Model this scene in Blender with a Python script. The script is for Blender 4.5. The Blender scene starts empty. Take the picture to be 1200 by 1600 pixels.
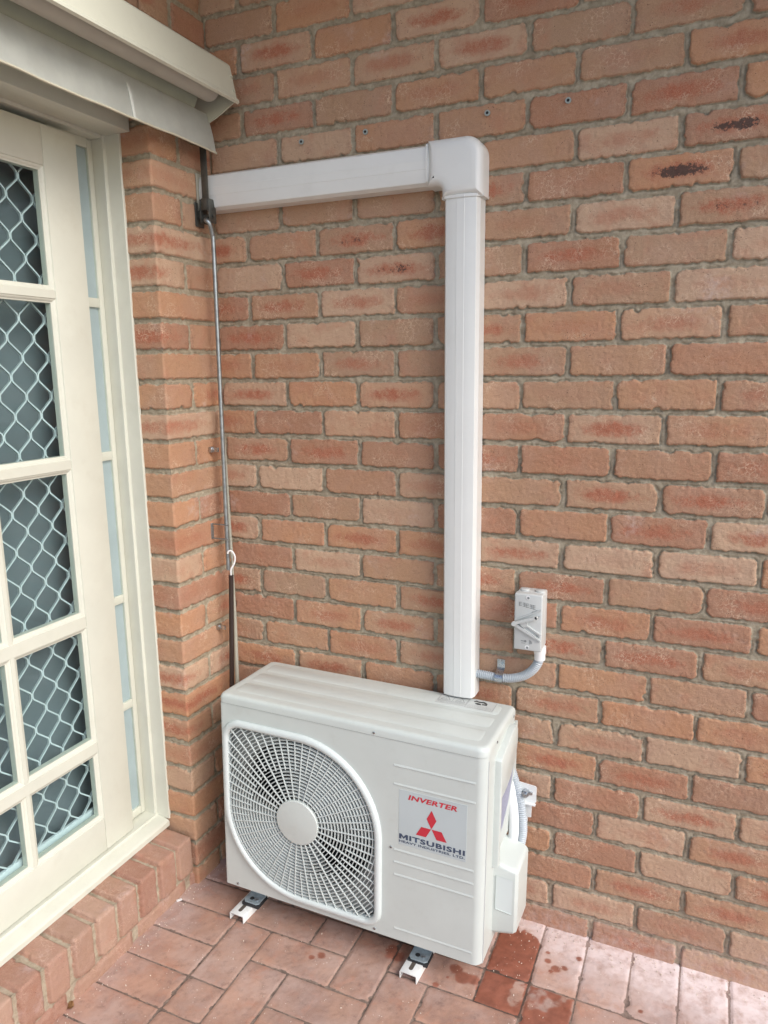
import bpy, bmesh, math, random
import numpy as np
from mathutils import Matrix, Vector, Euler
random.seed(7)
SC = bpy.context.scene
COL = SC.collection
rad = math.radians

# ---------------------------------------------------------------- camera
cd = bpy.data.cameras.new("camera"); cam = bpy.data.objects.new("camera", cd); COL.objects.link(cam)
RX = (0.9139474307, 0.4056565114, -0.0119536052)
RY = (0.0663430761, -0.1784001048, -0.9817189001)
RZ = (-0.4003731886, 0.8964464275, -0.1899608182)
m = Matrix.Identity(4)
for i in range(3):
    m[i][0] = RX[i]; m[i][1] = -RY[i]; m[i][2] = -RZ[i]
m.translation = (1.4317571, -1.9546283, 1.6393097)
cam.matrix_world = m
cd.sensor_fit = 'VERTICAL'; cd.sensor_height = 24.0; cd.sensor_width = 18.0
cd.lens = 1152.65 / 1600 * 24
cd.clip_start = 0.02; cd.clip_end = 500
SC.camera = cam

# ---------------------------------------------------------------- light
SUN_EL, SUN_AZ = rad(40), rad(112)          # azimuth clockwise from +Y: from the right and from behind the camera
wd = bpy.data.worlds.new("World"); SC.world = wd; wd.use_nodes = True
nt = wd.node_tree; bg = nt.nodes['Background']
sky = nt.nodes.new('ShaderNodeTexSky'); sky.sky_type = 'NISHITA'; sky.sun_disc = False
sky.sun_elevation = SUN_EL; sky.sun_rotation = SUN_AZ; sky.dust_density = 2.0; sky.air_density = 0.8; sky.ozone_density = 0.8
nt.links.new(sky.outputs[0], bg.inputs[0]); bg.inputs[1].default_value = 0.135
ld = bpy.data.lights.new("sun", 'SUN'); ld.energy = 1.25; ld.angle = rad(38); ld.color = (1, .99, .965)
lo = bpy.data.objects.new("sun", ld); COL.objects.link(lo)
dirv = Vector((math.sin(SUN_AZ) * math.cos(SUN_EL), math.cos(SUN_AZ) * math.cos(SUN_EL), math.sin(SUN_EL)))
lo.rotation_euler = dirv.to_track_quat('Z', 'Y').to_euler(); lo.location = (3, -4, 6)
SC.view_settings.view_transform = 'Standard'; SC.view_settings.look = 'None'
SC.view_settings.gamma = 1; SC.view_settings.exposure = 0.82
SC.render.engine = 'CYCLES'
SC.cycles.transparent_max_bounces = 12

# ---------------------------------------------------------------- object helpers
def tag(o, label=None, cat=None, group=None, kind=None):
    if label: o['label'] = label
    if cat: o['category'] = cat
    if group: o['group'] = group
    if kind: o['kind'] = kind
    return o
def empty(name, loc, rot=None):
    o = bpy.data.objects.new(name, None); COL.objects.link(o); o.location = loc
    o.empty_display_size = .05
    if rot is not None:
        o.rotation_mode = 'QUATERNION'; o.rotation_quaternion = rot
    return o
def root_off(o):
    v = Vector((0, 0, 0))
    while o is not None:
        v += o.location; o = o.parent
    return v
def link(name, me, mat, parent=None, world=True, origin=None, smooth=None):
    """one mesh object. world=True: vertices are in world space; they are moved into the parent's frame"""
    o = bpy.data.objects.new(name, me); COL.objects.link(o)
    off = Vector((0, 0, 0))
    if parent is not None:
        o.parent = parent
        if world: off = root_off(parent)
    elif origin is not None:
        off = Vector(origin); o.location = off
    if off.length > 0: me.transform(Matrix.Translation(-off))
    mats = mat if isinstance(mat, (list, tuple)) else [mat]
    for mm in mats: me.materials.append(mm)
    if smooth is not None:
        me.polygons.foreach_set('use_smooth', [True] * len(me.polygons))
        me.set_sharp_from_angle(angle=rad(smooth))
    return o
def mesh(bm, name="m"):
    bmesh.ops.recalc_face_normals(bm, faces=bm.faces)
    me = bpy.data.meshes.new(name); bm.to_mesh(me); bm.free(); return me
def NB(): return bmesh.new()
def box(bm, a, b, bev=0.0, seg=2, M=None):
    a, b = Vector(a), Vector(b)
    r = bmesh.ops.create_cube(bm, size=1)
    vs = r['verts']
    for v in vs:
        v.co = Vector(((a[i] + b[i]) / 2 + v.co[i] * (b[i] - a[i]) for i in range(3)))
    if bev > 0:
        es = list({e for v in vs for e in v.link_edges})
        r2 = bmesh.ops.bevel(bm, geom=es, offset=bev, segments=seg, profile=.5, affect='EDGES')
        vs = list({v for v in r2['verts']} | {v for v in vs if v.is_valid})
    if M is not None:
        for v in vs: v.co = M @ v.co
    return vs
def prism(bm, pts, axis, lo_, hi_):
    """pts: 2D outline in the other two axes (order xyz without axis), extruded along axis"""
    def mk(p, t):
        c = [0, 0, 0]; c[axis] = t
        o_ = [i for i in range(3) if i != axis]; c[o_[0]] = p[0]; c[o_[1]] = p[1]; return bm.verts.new(c)
    A = [mk(p, lo_) for p in pts]; B = [mk(p, hi_) for p in pts]
    n = len(pts)
    bm.faces.new(A); bm.faces.new(B[::-1])
    for i in range(n): bm.faces.new((A[i], A[(i + 1) % n], B[(i + 1) % n], B[i]))
def smooth_path(pts, n=8):
    P = [Vector(p) for p in pts]
    if len(P) < 3: return P
    out = []
    for i in range(len(P) - 1):
        p0 = P[max(i - 1, 0)]; p1 = P[i]; p2 = P[i + 1]; p3 = P[min(i + 2, len(P) - 1)]
        for k in range(n):
            t = k / n
            out.append(.5 * ((2 * p1) + (-p0 + p2) * t + (2 * p0 - 5 * p1 + 4 * p2 - p3) * t * t + (-p0 + 3 * p1 - 3 * p2 + p3) * t ** 3))
    out.append(P[-1]); return out
def resample(P, step):
    out = [P[0]]; acc = 0
    for a, b in zip(P[:-1], P[1:]):
        L = (b - a).length; t = step - acc
        while t <= L:
            out.append(a + (b - a) * (t / L)); t += step
        acc = (acc + L) % step if L else acc
    return out
def tube(bm, P, r, seg=12, cap=True):
    """P list of Vectors; r number or list"""
    P = [Vector(p) for p in P]; n = len(P)
    R = r if isinstance(r, (list, tuple)) else [r] * n
    t0 = (P[1] - P[0]).normalized(); nrm = t0.orthogonal().normalized(); rings = []
    for i in range(n):
        t = (P[min(i + 1, n - 1)] - P[max(i - 1, 0)]).normalized()
        nrm = (nrm - t * nrm.dot(t)).normalized(); bn = t.cross(nrm)
        rings.append([bm.verts.new(P[i] + (nrm * math.cos(a) + bn * math.sin(a)) * R[i]) for a in [2 * math.pi * k / seg for k in range(seg)]])
    for a, b in zip(rings[:-1], rings[1:]):
        for k in range(seg): bm.faces.new((a[k], a[(k + 1) % seg], b[(k + 1) % seg], b[k]))
    if cap: bm.faces.new(rings[0][::-1]); bm.faces.new(rings[-1])
def disc(bm, c, ax, r, h, seg=24, bev=0):
    """cylinder from c along unit axis ax, height h"""
    c = Vector(c); ax = Vector(ax).normalized()
    if bev > 0: tube(bm, [c, c + ax * (h - bev), c + ax * h], [r, r, r - bev], seg)
    else: tube(bm, [c, c + ax * h], r, seg)
def corrugated(bm, pts, r, pitch=.0034, amp=.0011, seg=16):
    P = resample(smooth_path(pts, 12), pitch / 4)
    R = [r - amp * (.5 - .5 * math.cos(2 * math.pi * i / 4 + .4)) * 1.6 for i in range(len(P))]
    tube(bm, P, R, seg)

# ---------------------------------------------------------------- numpy noise
def vnoise(U, V, scale, seed):
    rng = np.random.RandomState(seed); L = rng.rand(256, 256).astype(np.float32)
    x = U / scale + 1000.3; y = V / scale + 1000.7
    xi = np.floor(x).astype(np.int64); yi = np.floor(y).astype(np.int64)
    fx = (x - xi); fy = (y - yi); fx = fx * fx * (3 - 2 * fx); fy = fy * fy * (3 - 2 * fy)
    a = L[xi & 255, yi & 255]; b = L[(xi + 1) & 255, yi & 255]; c = L[xi & 255, (yi + 1) & 255]; d = L[(xi + 1) & 255, (yi + 1) & 255]
    return (a * (1 - fx) + b * fx) * (1 - fy) + (c * (1 - fx) + d * fx) * fy
def fbm(U, V, scale, seed, octv=3):
    s = 0; w = 0; A = 1.
    for k in range(octv):
        s = s + A * vnoise(U, V, scale / 2 ** k, seed + k * 17); w += A; A *= .55
    return s / w          # 0..1
def sstep(a, b, x):
    t = np.clip((x - a) / (b - a), 0, 1); return t * t * (3 - 2 * t)

def brick_sheet(name, us, vs, rects, to3d, depth=.007, rnd_r=(.002, .013), chip=.0046, wob=.0018, edge=.0020,
                mort=.0018, extra=None, seed=1, groove=.0):
    """height-field sheet. us, vs 1-D grid coordinates; rects = (ua, ub, va, vb, overrides); to3d(U,V,h) -> xyz arrays"""
    rng = random.Random(seed)
    U, V = np.meshgrid(us, vs, indexing='ij')
    U = U.astype(np.float64); V = V.astype(np.float64)
    hgt = -depth + mort * (fbm(U, V, .012, seed + 3) - .5) * 2 + .0012 * (fbm(U, V, .05, seed + 5) - .5) * 2
    mask = np.zeros_like(U)
    nedge = (fbm(U, V, .013, seed + 11, 4) - .62) * 2
    nbig = fbm(U, V, .032, seed + 13, 2)
    ngr = vnoise(U, V, .022, seed + 41)
    surf = (fbm(U, V, .03, seed + 21, 4) - .5) * .0020 + (vnoise(U, V, .0075, seed + 29) - .5) * .0011
    LU = np.zeros_like(U); LV = np.zeros_like(U); A1 = np.full_like(U, .5); A2 = np.zeros_like(U); A3 = np.zeros_like(U); ID = np.zeros_like(U)
    du = us[1] - us[0]
    for (ua, ub, va, vb, ov) in rects:
        i0 = max(0, np.searchsorted(us, ua - .006)); i1 = min(len(us), np.searchsorted(us, ub + .006))
        j0 = max(0, np.searchsorted(vs, va - .006)); j1 = min(len(vs), np.searchsorted(vs, vb + .006))
        if i1 <= i0 or j1 <= j0: continue
        u = U[i0:i1, j0:j1]; v = V[i0:i1, j0:j1]
        cu, cv = (ua + ub) / 2, (va + vb) / 2; hu, hv = (ub - ua) / 2, (vb - va) / 2
        x = u - cu; y = v - cv
        ra = [rng.uniform(*rnd_r) if rng.random() < .75 else rng.uniform(rnd_r[1], rnd_r[1] * 1.7) for _ in range(4)]
        ra = [min(r_, hv * .9) for r_ in ra]
        R = np.where(x > 0, np.where(y > 0, ra[0], ra[1]), np.where(y > 0, ra[2], ra[3]))
        qx = np.abs(x) - hu + R; qy = np.abs(y) - hv + R
        d = -(np.sqrt(np.maximum(qx, 0) ** 2 + np.maximum(qy, 0) ** 2) + np.minimum(np.maximum(qx, qy), 0) - R)
        d = d + chip * nedge[i0:i1, j0:j1] - np.maximum(nbig[i0:i1, j0:j1] - .68, 0) * .030 * rng.uniform(0, 1.4)
        s = sstep(-.0005, edge, d)
        off = rng.uniform(-wob, wob); tu = rng.uniform(-.006, .006); tv = rng.uniform(-.012, .012)
        hb = off + tu * x + tv * y + surf[i0:i1, j0:j1] - .0006 * sstep(.009, 0, d)
        H = hgt[i0:i1, j0:j1]
        new = H * (1 - s) + hb * s
        if groove:
            gz = np.exp(-((d + .0012) / .0019) ** 2) * sstep(.30, .62, nbig[i0:i1, j0:j1] * .5 + ngr[i0:i1, j0:j1] * .5 + .10 * (y < 0))
            new = new - groove * gz
        hgt[i0:i1, j0:j1] = np.where(d > -.005, new, H) if groove else (np.maximum(new, H * .999) if depth > .003 else new)
        inside = sstep(-.001, .0022, d)
        mk = mask[i0:i1, j0:j1]; sel = inside >= mk
        sel2 = (d > -.006) & sel
        for arr, val in ((LU, np.clip(x / hu, -1.2, 1.2)), (LV, np.clip(y / hv, -1.2, 1.2))):
            w = arr[i0:i1, j0:j1]; w[sel2] = val[sel2]
        q = rng.random(), rng.random(), rng.random()
        A1[i0:i1, j0:j1][sel2] = ov.get('tone', q[0]); A2[i0:i1, j0:j1][sel2] = ov.get('blot', q[1])
        A3[i0:i1, j0:j1][sel2] = ov.get('char', 0.0); ID[i0:i1, j0:j1][sel2] = q[2]
        mk[sel] = inside[sel]
    ex = extra(U, V) if extra else np.zeros_like(U)
    if isinstance(ex, tuple): ex, A3 = ex
    X, Y, Z = to3d(U, V, hgt)
    nu, nv = U.shape
    co = np.stack([X, Y, Z], -1).reshape(-1, 3).astype(np.float32)
    idx = np.arange(nu * nv).reshape(nu, nv)
    q = np.stack([idx[:-1, :-1], idx[1:, :-1], idx[1:, 1:], idx[:-1, 1:]], -1).reshape(-1, 4)
    me = bpy.data.meshes.new(name)
    me.vertices.add(len(co)); me.vertices.foreach_set('co', co.ravel())
    me.loops.add(q.size); me.loops.foreach_set('vertex_index', q.ravel().astype(np.int32))
    me.polygons.add(len(q)); me.polygons.foreach_set('loop_start', np.arange(0, q.size, 4, dtype=np.int32))
    me.polygons.foreach_set('loop_total', np.full(len(q), 4, dtype=np.int32))
    me.update(calc_edges=True)
    me.polygons.foreach_set('use_smooth', np.ones(len(q), dtype=bool))
    def fc(nm, a, b, c, d_):
        at = me.attributes.new(nm, 'FLOAT_COLOR', 'POINT')
        at.data.foreach_set('color', np.stack([a, b, c, d_], -1).reshape(-1).astype(np.float32))
    fc('bkA', mask, A1, A2, A3); fc('bkB', LU * .5 + .5, LV * .5 + .5, ID, ex)
    return me

# ---------------------------------------------------------------- materials
def newmat(name):
    mt = bpy.data.materials.new(name); mt.use_nodes = True
    return mt, mt.node_tree, mt.node_tree.nodes['Principled BSDF']
class G:
    """tiny node-graph helper"""
    def __init__(s, nt): s.nt = nt
    def n(s, t, **k):
        nd = s.nt.nodes.new(t)
        for a, b in k.items(): setattr(nd, a, b)
        return nd
    def l(s, a, b): s.nt.links.new(a, b)
    def inp(s, sock, v):
        if hasattr(v, 'is_output') or isinstance(v, bpy.types.NodeSocket): s.l(v, sock)
        else: sock.default_value = v
    def math(s, op, a, b=0.0, clamp=False):
        nd = s.n('ShaderNodeMath', operation=op); nd.use_clamp = clamp; s.inp(nd.inputs[0], a); s.inp(nd.inputs[1], b); return nd.outputs[0]
    def mix(s, f, a, b, mode='MIX'):
        nd = s.n('ShaderNodeMix', data_type='RGBA', blend_type=mode); s.inp(nd.inputs[0], f); s.inp(nd.inputs[6], a); s.inp(nd.inputs[7], b); return nd.outputs[2]
    def noise(s, scale, detail=3, rough=.55, vec=None, dist=0):
        nd = s.n('ShaderNodeTexNoise'); nd.inputs['Scale'].default_value = scale; nd.inputs['Detail'].default_value = detail
        nd.inputs['Roughness'].default_value = rough; nd.inputs['Distortion'].default_value = dist
        if vec is not None: s.l(vec, nd.inputs['Vector'])
        return nd.outputs[0]
    def ramp(s, f, lo, hi):
        nd = s.n('ShaderNodeMapRange', interpolation_type='SMOOTHSTEP'); s.inp(nd.inputs[0], f)
        nd.inputs[1].default_value = lo; nd.inputs[2].default_value = hi; return nd.outputs[0]
def C(r, g, b): return (r, g, b, 1)
def brick_common(g, nt):
    a = g.n('ShaderNodeAttribute', attribute_name='bkA'); b = g.n('ShaderNodeAttribute', attribute_name='bkB')
    sa = g.n('ShaderNodeSeparateColor'); g.l(a.outputs['Color'], sa.inputs[0])
    sb = g.n('ShaderNodeSeparateColor'); g.l(b.outputs['Color'], sb.inputs[0])
    lu = g.math('MULTIPLY', g.math('SUBTRACT', sb.outputs[0], .5), 2); lv = g.math('MULTIPLY', g.math('SUBTRACT', sb.outputs[1], .5), 2)
    tc = g.n('ShaderNodeTexCoord').outputs['Object']
    idv = g.n('ShaderNodeCombineXYZ'); g.l(sb.outputs[2], idv.inputs[0]); g.l(sb.outputs[2], idv.inputs[1])
    off = g.n('ShaderNodeVectorMath', operation='MULTIPLY_ADD'); g.l(idv.outputs[0], off.inputs[0]); off.inputs[1].default_value = (7, 5, 0); g.l(tc, off.inputs[2])
    return dict(mask=sa.outputs[0], tone=sa.outputs[1], blot=sa.outputs[2], char=a.outputs['Alpha'], lu=lu, lv=lv, id=sb.outputs[2], ex=b.outputs['Alpha'], P=tc, Q=off.outputs[0])
def brick_material(name="red_tan_clay_brick", mul=None):
    mt, nt, bs = newmat(name); g = G(nt); k = brick_common(g, nt)
    tan = g.mix(k['tone'], C(.385, .252, .160), C(.515, .260, .135))
    tan = g.mix(g.ramp(k['id'], .62, 1.0), tan, C(.54, .375, .255))
    tan = g.mix(g.math('MULTIPLY', g.ramp(k['id'], .40, .05), .80), tan, C(.355, .170, .104))
    tan = g.mix(g.math('MULTIPLY', g.ramp(g.noise(14, 4, .6, k['Q']), .50, .72), .5), tan, C(.46, .195, .115))
    big = g.noise(9, 3, .6, k['Q'])
    tan = g.mix(g.math('MULTIPLY', g.ramp(big, .35, .75), .45), tan, C(.43, .27, .20))
    # fired red heart of each brick
    e = g.math('ADD', g.math('POWER', g.math('ABSOLUTE', g.math('MULTIPLY', k['lu'], 1.25)), 2), g.math('POWER', g.math('ABSOLUTE', g.math('MULTIPLY', k['lv'], 1.7)), 2))
    nz = g.noise(30, 6, .82, k['Q'])
    e = g.math('ADD', e, g.math('MULTIPLY', g.math('SUBTRACT', nz, .5), 3.6))
    h = g.ramp(e, 1.15, -.25)
    h = g.math('MULTIPLY', h, g.math('MULTIPLY', g.ramp(k['blot'], .25, .95), 1.0))
    col = g.mix(h, tan, C(.385, .115, .062))
    # edges darker / crusty
    rim = g.math('MAXIMUM', g.math('ABSOLUTE', k['lu']), g.math('ABSOLUTE', k['lv']))
    col = g.mix(g.math('MULTIPLY', g.math('MULTIPLY', g.ramp(rim, .80, 1.0), g.ramp(g.noise(70, 4, .7, k['P']), .42, .62)), .55), col, C(.19, .085, .050))
    # grain, pale scratches, lime bloom, dark iron specks
    gr = g.noise(520, 3, .7, k['P'])
    col = g.mix(g.math('MULTIPLY', g.ramp(gr, .35, .72), .38), col, C(.66, .43, .30), 'MIX')
    sc = g.n('ShaderNodeTexVoronoi', feature='DISTANCE_TO_EDGE'); sc.inputs['Scale'].default_value = 75
    vw = g.n('ShaderNodeVectorMath', operation='ADD'); nv = g.n('ShaderNodeTexNoise'); nv.inputs['Scale'].default_value = 60; nv.inputs['Detail'].default_value = 3
    g.l(k['P'], nv.inputs['Vector']); sv = g.n('ShaderNodeVectorMath', operation='SCALE'); g.l(nv.outputs[1], sv.inputs[0]); sv.inputs['Scale'].default_value = .03
    g.l(k['P'], vw.inputs[0]); g.l(sv.outputs[0], vw.inputs[1]); g.l(vw.outputs[0], sc.inputs['Vector'])
    scm = g.math('MULTIPLY', g.ramp(sc.outputs[0], .07, .0), g.ramp(g.noise(13, 2, .5, k['Q']), .50, .68))
    col = g.mix(g.math('MULTIPLY', scm, .70), col, C(.68, .50, .36))
    bl = g.math('MULTIPLY', g.ramp(g.noise(7, 4, .65, k['P']), .58, .75), g.ramp(g.noise(60, 3, .7, k['P']), .35, .65))
    col = g.mix(g.math('MULTIPLY', bl, .60), col, C(.60, .47, .41))
    sp = g.n('ShaderNodeTexVoronoi'); sp.inputs['Scale'].default_value = 150; g.l(k['P'], sp.inputs['Vector'])
    spm = g.math('MULTIPLY', g.ramp(sp.outputs[0], .22, .10), g.ramp(g.noise(30, 2, .5, k['Q']), .52, .66))
    col = g.mix(g.math('MULTIPLY', spm, .75), col, C(.07, .035, .025))
    po = g.n('ShaderNodeTexVoronoi'); po.inputs['Scale'].default_value = 330; g.l(k['P'], po.inputs['Vector'])
    pm = g.math('MULTIPLY', g.ramp(po.outputs[0], .26, .12), g.ramp(g.noise(75, 3, .6, k['P']), .50, .62))
    col = g.mix(g.math('MULTIPLY', pm, .55), col, C(.12, .055, .035))
    # black over-burnt patches on a few bricks
    e2 = g.math('ADD', g.math('POWER', g.math('ABSOLUTE', g.math('MULTIPLY', k['lu'], 1.9)), 2), g.math('POWER', g.math('ABSOLUTE', g.math('MULTIPLY', g.math('ADD', k['lv'], .05), 2.6)), 2))
    e2 = g.math('ADD', e2, g.math('MULTIPLY', g.math('ADD', g.math('MULTIPLY', g.math('SUBTRACT', g.noise(110, 5, .8, k['P']), .5), 5.0), g.math('MULTIPLY', g.math('SUBTRACT', g.noise(22, 2, .5, k['P']), .5), 2.6)), 1.0))
    ch = g.ramp(g.math('SUBTRACT', e2, g.math('MULTIPLY', k['char'], 1.6)), -.35, -.85)
    ch = g.math('MULTIPLY', ch, g.math('MINIMUM', 1.0, g.math('MULTIPLY', k['char'], 2.5)))
    col = g.mix(g.math('MULTIPLY', ch, .85), col, C(.050, .045, .043))
    # mortar
    mo = g.mix(g.ramp(g.noise(60, 4, .7, k['P']), .3, .7), C(.31, .262, .185), C(.47, .41, .305))
    mo = g.mix(g.math('MULTIPLY', g.ramp(g.noise(12, 3, .6, k['P']), .5, .75), .35), mo, C(.26, .205, .135))
    sm = g.math('ADD', k['mask'], g.math('MULTIPLY', g.math('SUBTRACT', g.noise(230, 3, .6, k['P']), .5), .7))
    col = g.mix(g.ramp(sm, .38, .62), mo, col)
    if mul: col = g.mix(k['mask'], col, g.mix(1.0, col, C(*mul), 'MULTIPLY'))
    # pale pinkish mix by k.ex: dust on the sill, paler wall foot
    col = g.mix(g.math('MULTIPLY', k['ex'], g.ramp(g.noise(45, 4, .7, k['P']), .25, .8)), col, C(.52, .36, .30))
    g.l(col, bs.inputs['Base Color']); bs.inputs['Roughness'].default_value = .88; bs.inputs['Specular IOR Level'].default_value = .25
    b1 = g.n('ShaderNodeBump'); b1.inputs['Strength'].default_value = .8; b1.inputs['Distance'].default_value = .0020
    hh = g.math('ADD', g.noise(420, 4, .75, k['P']), g.math('MULTIPLY', g.noise(110, 3, .6, k['P']), 1.4))
    g.l(hh, b1.inputs['Height']); g.l(b1.outputs[0], bs.inputs['Normal'])
    return mt
def paver_material():
    mt, nt, bs = newmat("terracotta_paver"); g = G(nt); k = brick_common(g, nt)
    c0 = g.mix(k['tone'], C(.37, .225, .165), C(.50, .290, .205))
    c0 = g.mix(g.math('MULTIPLY', g.ramp(g.noise(8, 4, .62, k['Q']), .35, .7), .85), c0, C(.27, .160, .125))
    c0 = g.mix(g.math('MULTIPLY', g.ramp(g.noise(16, 4, .65, k['Q'], 1.0), .48, .72), .55), c0, C(.43, .185, .110))
    # lilac-grey bloom of weathering
    c0 = g.mix(g.math('MULTIPLY', g.ramp(g.noise(5, 5, .65, k['P']), .40, .70), .62), c0, C(.46, .345, .305))
    c0 = g.mix(g.math('MULTIPLY', g.ramp(g.noise(30, 5, .75, k['P']), .50, .74), .60), c0, C(.18, .105, .08))
    gr = g.noise(430, 3, .7, k['P'])
    c0 = g.mix(g.math('MULTIPLY', g.ramp(gr, .4, .75), .25), c0, C(.58, .40, .34))
    # pale bloom near the wall
    ef = g.math('MULTIPLY', k['ex'], g.ramp(g.noise(30, 4, .65, k['P']), .10, .62))
    c0 = g.mix(g.math('MULTIPLY', ef, .95), c0, C(.86, .76, .75))
    # crumbs
    sp = g.n('ShaderNodeTexVoronoi'); sp.inputs['Scale'].default_value = 95; g.l(k['P'], sp.inputs['Vector'])
    spm = g.math('MULTIPLY', g.ramp(sp.outputs[0], .16, .08), g.ramp(g.noise(17, 2, .5, k['P']), .53, .62))
    c0 = g.mix(g.math('MULTIPLY', spm, .9), c0, C(.75, .66, .58))
    wet = g.ramp(k['char'], .10, .85)
    wc = g.mix(g.ramp(g.noise(25, 4, .6, k['P']), .3, .7), C(.215, .066, .038), C(.330, .110, .066))
    wc = g.mix(g.math('MULTIPLY', spm, .9), wc, C(.70, .52, .42))
    c0 = g.mix(g.math('MULTIPLY', wet, .9), c0, wc)
    mo = g.mix(g.ramp(g.noise(60, 4, .7, k['P']), .3, .7), C(.11, .08, .065), C(.26, .19, .15))
    mo = g.mix(g.math('MULTIPLY', k['ex'], .5), mo, C(.50, .38, .35))
    mo = g.mix(g.math('MULTIPLY', wet, .7), mo, C(.06, .03, .022))
    sm = g.math('ADD', k['mask'], g.math('MULTIPLY', g.math('SUBTRACT', g.noise(200, 3, .6, k['P']), .5), .6))
    col = g.mix(g.ramp(sm, .38, .62), mo, c0)
    g.l(col, bs.inputs['Base Color'])
    ro = g.math('SUBTRACT', g.math('ADD', .72, g.math('MULTIPLY', g.noise(40, 3, .6, k['P']), .25)), g.math('MULTIPLY', wet, .30))
    g.l(ro, bs.inputs['Roughness']); bs.inputs['Specular IOR Level'].default_value = .42
    b1 = g.n('ShaderNodeBump'); b1.inputs['Strength'].default_value = .4; b1.inputs['Distance'].default_value = .0010
    g.l(g.math('ADD', gr, g.math('MULTIPLY', g.noise(90, 3, .6, k['P']), 1.2)), b1.inputs['Height']); g.l(b1.outputs[0], bs.inputs['Normal'])
    return mt
def plain(name, col, rough=.5, metal=0., spec=.5, var=.06, vscale=9, dirt=None, dscale=20, damt=.3, bump=0, bscale=300, coat=0):
    mt, nt, bs = newmat(name); g = G(nt); P = g.n('ShaderNodeTexCoord').outputs['Object']
    c = g.mix(g.ramp(g.noise(vscale, 3, .6, P), .3, .7), C(*[x * (1 - var) for x in col]), C(*[min(1, x * (1 + var)) for x in col]))
    if dirt:
        dm = g.math('MULTIPLY', g.ramp(g.noise(dscale, 5, .7, P), .52, .78), damt)
        c = g.mix(dm, c, C(*dirt))
    g.l(c, bs.inputs['Base Color'])
    g.l(g.math('ADD', rough - .05, g.math('MULTIPLY', g.noise(vscale * 4, 3, .6, P), .10)), bs.inputs['Roughness'])
    bs.inputs['Metallic'].default_value = metal; bs.inputs['Specular IOR Level'].default_value = spec
    if coat: bs.inputs['Coat Weight'].default_value = coat; bs.inputs['Coat Roughness'].default_value = .1
    if bump:
        b1 = g.n('ShaderNodeBump'); b1.inputs['Strength'].default_value = bump; b1.inputs['Distance'].default_value = .0008
        g.l(g.noise(bscale, 3, .6, P), b1.inputs['Height']); g.l(b1.outputs[0], bs.inputs['Normal'])
    return mt
def glass_mat(name, tint=(.9, .95, .95), fac=1.0):
    mt, nt, bs = newmat(name); g = G(nt); nt.nodes.remove(bs); out = nt.nodes['Material Output']
    tr = g.n('ShaderNodeBsdfTransparent'); tr.inputs[0].default_value = C(*tint)
    gl = g.n('ShaderNodeBsdfGlossy'); gl.inputs['Roughness'].default_value = .03
    fr = g.n('ShaderNodeFresnel'); fr.inputs[0].default_value = 1.5
    mx = g.n('ShaderNodeMixShader'); ge = g.n('ShaderNodeNewGeometry'); g.l(g.math('MULTIPLY', g.math('MULTIPLY', fr.outputs[0], fac, True), g.math('SUBTRACT', 1.0, ge.outputs['Backfacing'])), mx.inputs[0]); g.l(tr.outputs[0], mx.inputs[1]); g.l(gl.outputs[0], mx.inputs[2])
    g.l(mx.outputs[0], out.inputs[0]); return mt

M_BRICK = brick_material(); M_SILLB = brick_material("brown_sill_brick", (.84, .80, .86)); M_PAVE = paver_material()
M_CAB = plain("offwhite_powdercoat", (.565, .612, .582), .38, var=.02, dirt=(.42, .43, .38), dscale=22, damt=.20, bump=.10, bscale=900)
M_GRILLE = plain("offwhite_guard_plastic", (.60, .655, .64), .42, var=.02)
M_PVC = plain("white_pvc", (.735, .75, .725), .30, var=.015, dirt=(.60, .60, .56), dscale=14, damt=.18)
M_ISO = plain("pale_grey_plastic", (.56, .585, .57), .40, var=.02)
M_ISOD = plain("grey_plastic_print", (.23, .25, .25), .5)
M_CONDUIT = plain("grey_corrugated_plastic", (.47, .52, .55), .42, var=.03)
M_ZINC = plain("zinc_plated_steel", (.55, .58, .60), .28, metal=1, var=.15, vscale=60)
M_GALV = plain("galvanised_tube", (.36, .40, .41), .38, metal=.85, var=.22, vscale=40, dirt=(.20, .20, .19), damt=.4)
M_DARKSTEEL = plain("dull_dark_steel", (.12, .125, .115), .42, metal=.7, var=.25, vscale=30)
M_FOOT = plain("grey_foot_steel", (.36, .44, .48), .45, metal=.25, var=.15, vscale=60)
M_RUBBER = plain("black_rubber", (.02, .022, .024), .6)
M_RAIL = plain("white_rail_coat", (.78, .80, .78), .40, var=.02, dirt=(.5, .45, .40), dscale=40, damt=.35)
M_SLOT = plain("slot_shadow_steel", (.10, .085, .07), .6)
M_CREAM = plain("cream_gloss_paint", (.63, .637, .545), .36, var=.025, dirt=(.50, .47, .36), dscale=16, damt=.20, bump=.15, bscale=120)
M_CREAM2 = plain("cream_hood_paint", (.61, .612, .50), .40, var=.02, dirt=(.45, .42, .33), dscale=30, damt=.2)
M_CANVAS = plain("grey_canvas", (.70, .72, .67), .85, spec=.2, var=.05, vscale=14, bump=.5, bscale=1400)
M_CANVAS_SHADE = plain("canvas_in_shade", (.36, .39, .31), .85, spec=.2, var=.05, vscale=14)  # valance canvas again, darkened to paint the shade under the hood
M_ROLL = plain("beige_canvas_roll", (.52, .50, .43), .8, spec=.2, var=.05)
M_HEM = plain("cream_hem", (.60, .57, .44), .6)
M_BROWN = plain("dark_brown_pole", (.035, .022, .018), .35)
M_BEIGE = plain("beige_cord", (.40, .39, .32), .6)
M_WHITE = plain("white_plastic", (.80, .81, .80), .4, var=.02)
M_INSUL = plain("white_foam_insulation", (.82, .83, .84), .55, var=.02)
M_GRID = plain("pale_blue_grille", (.68, .75, .76), .5, var=.04)
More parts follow.
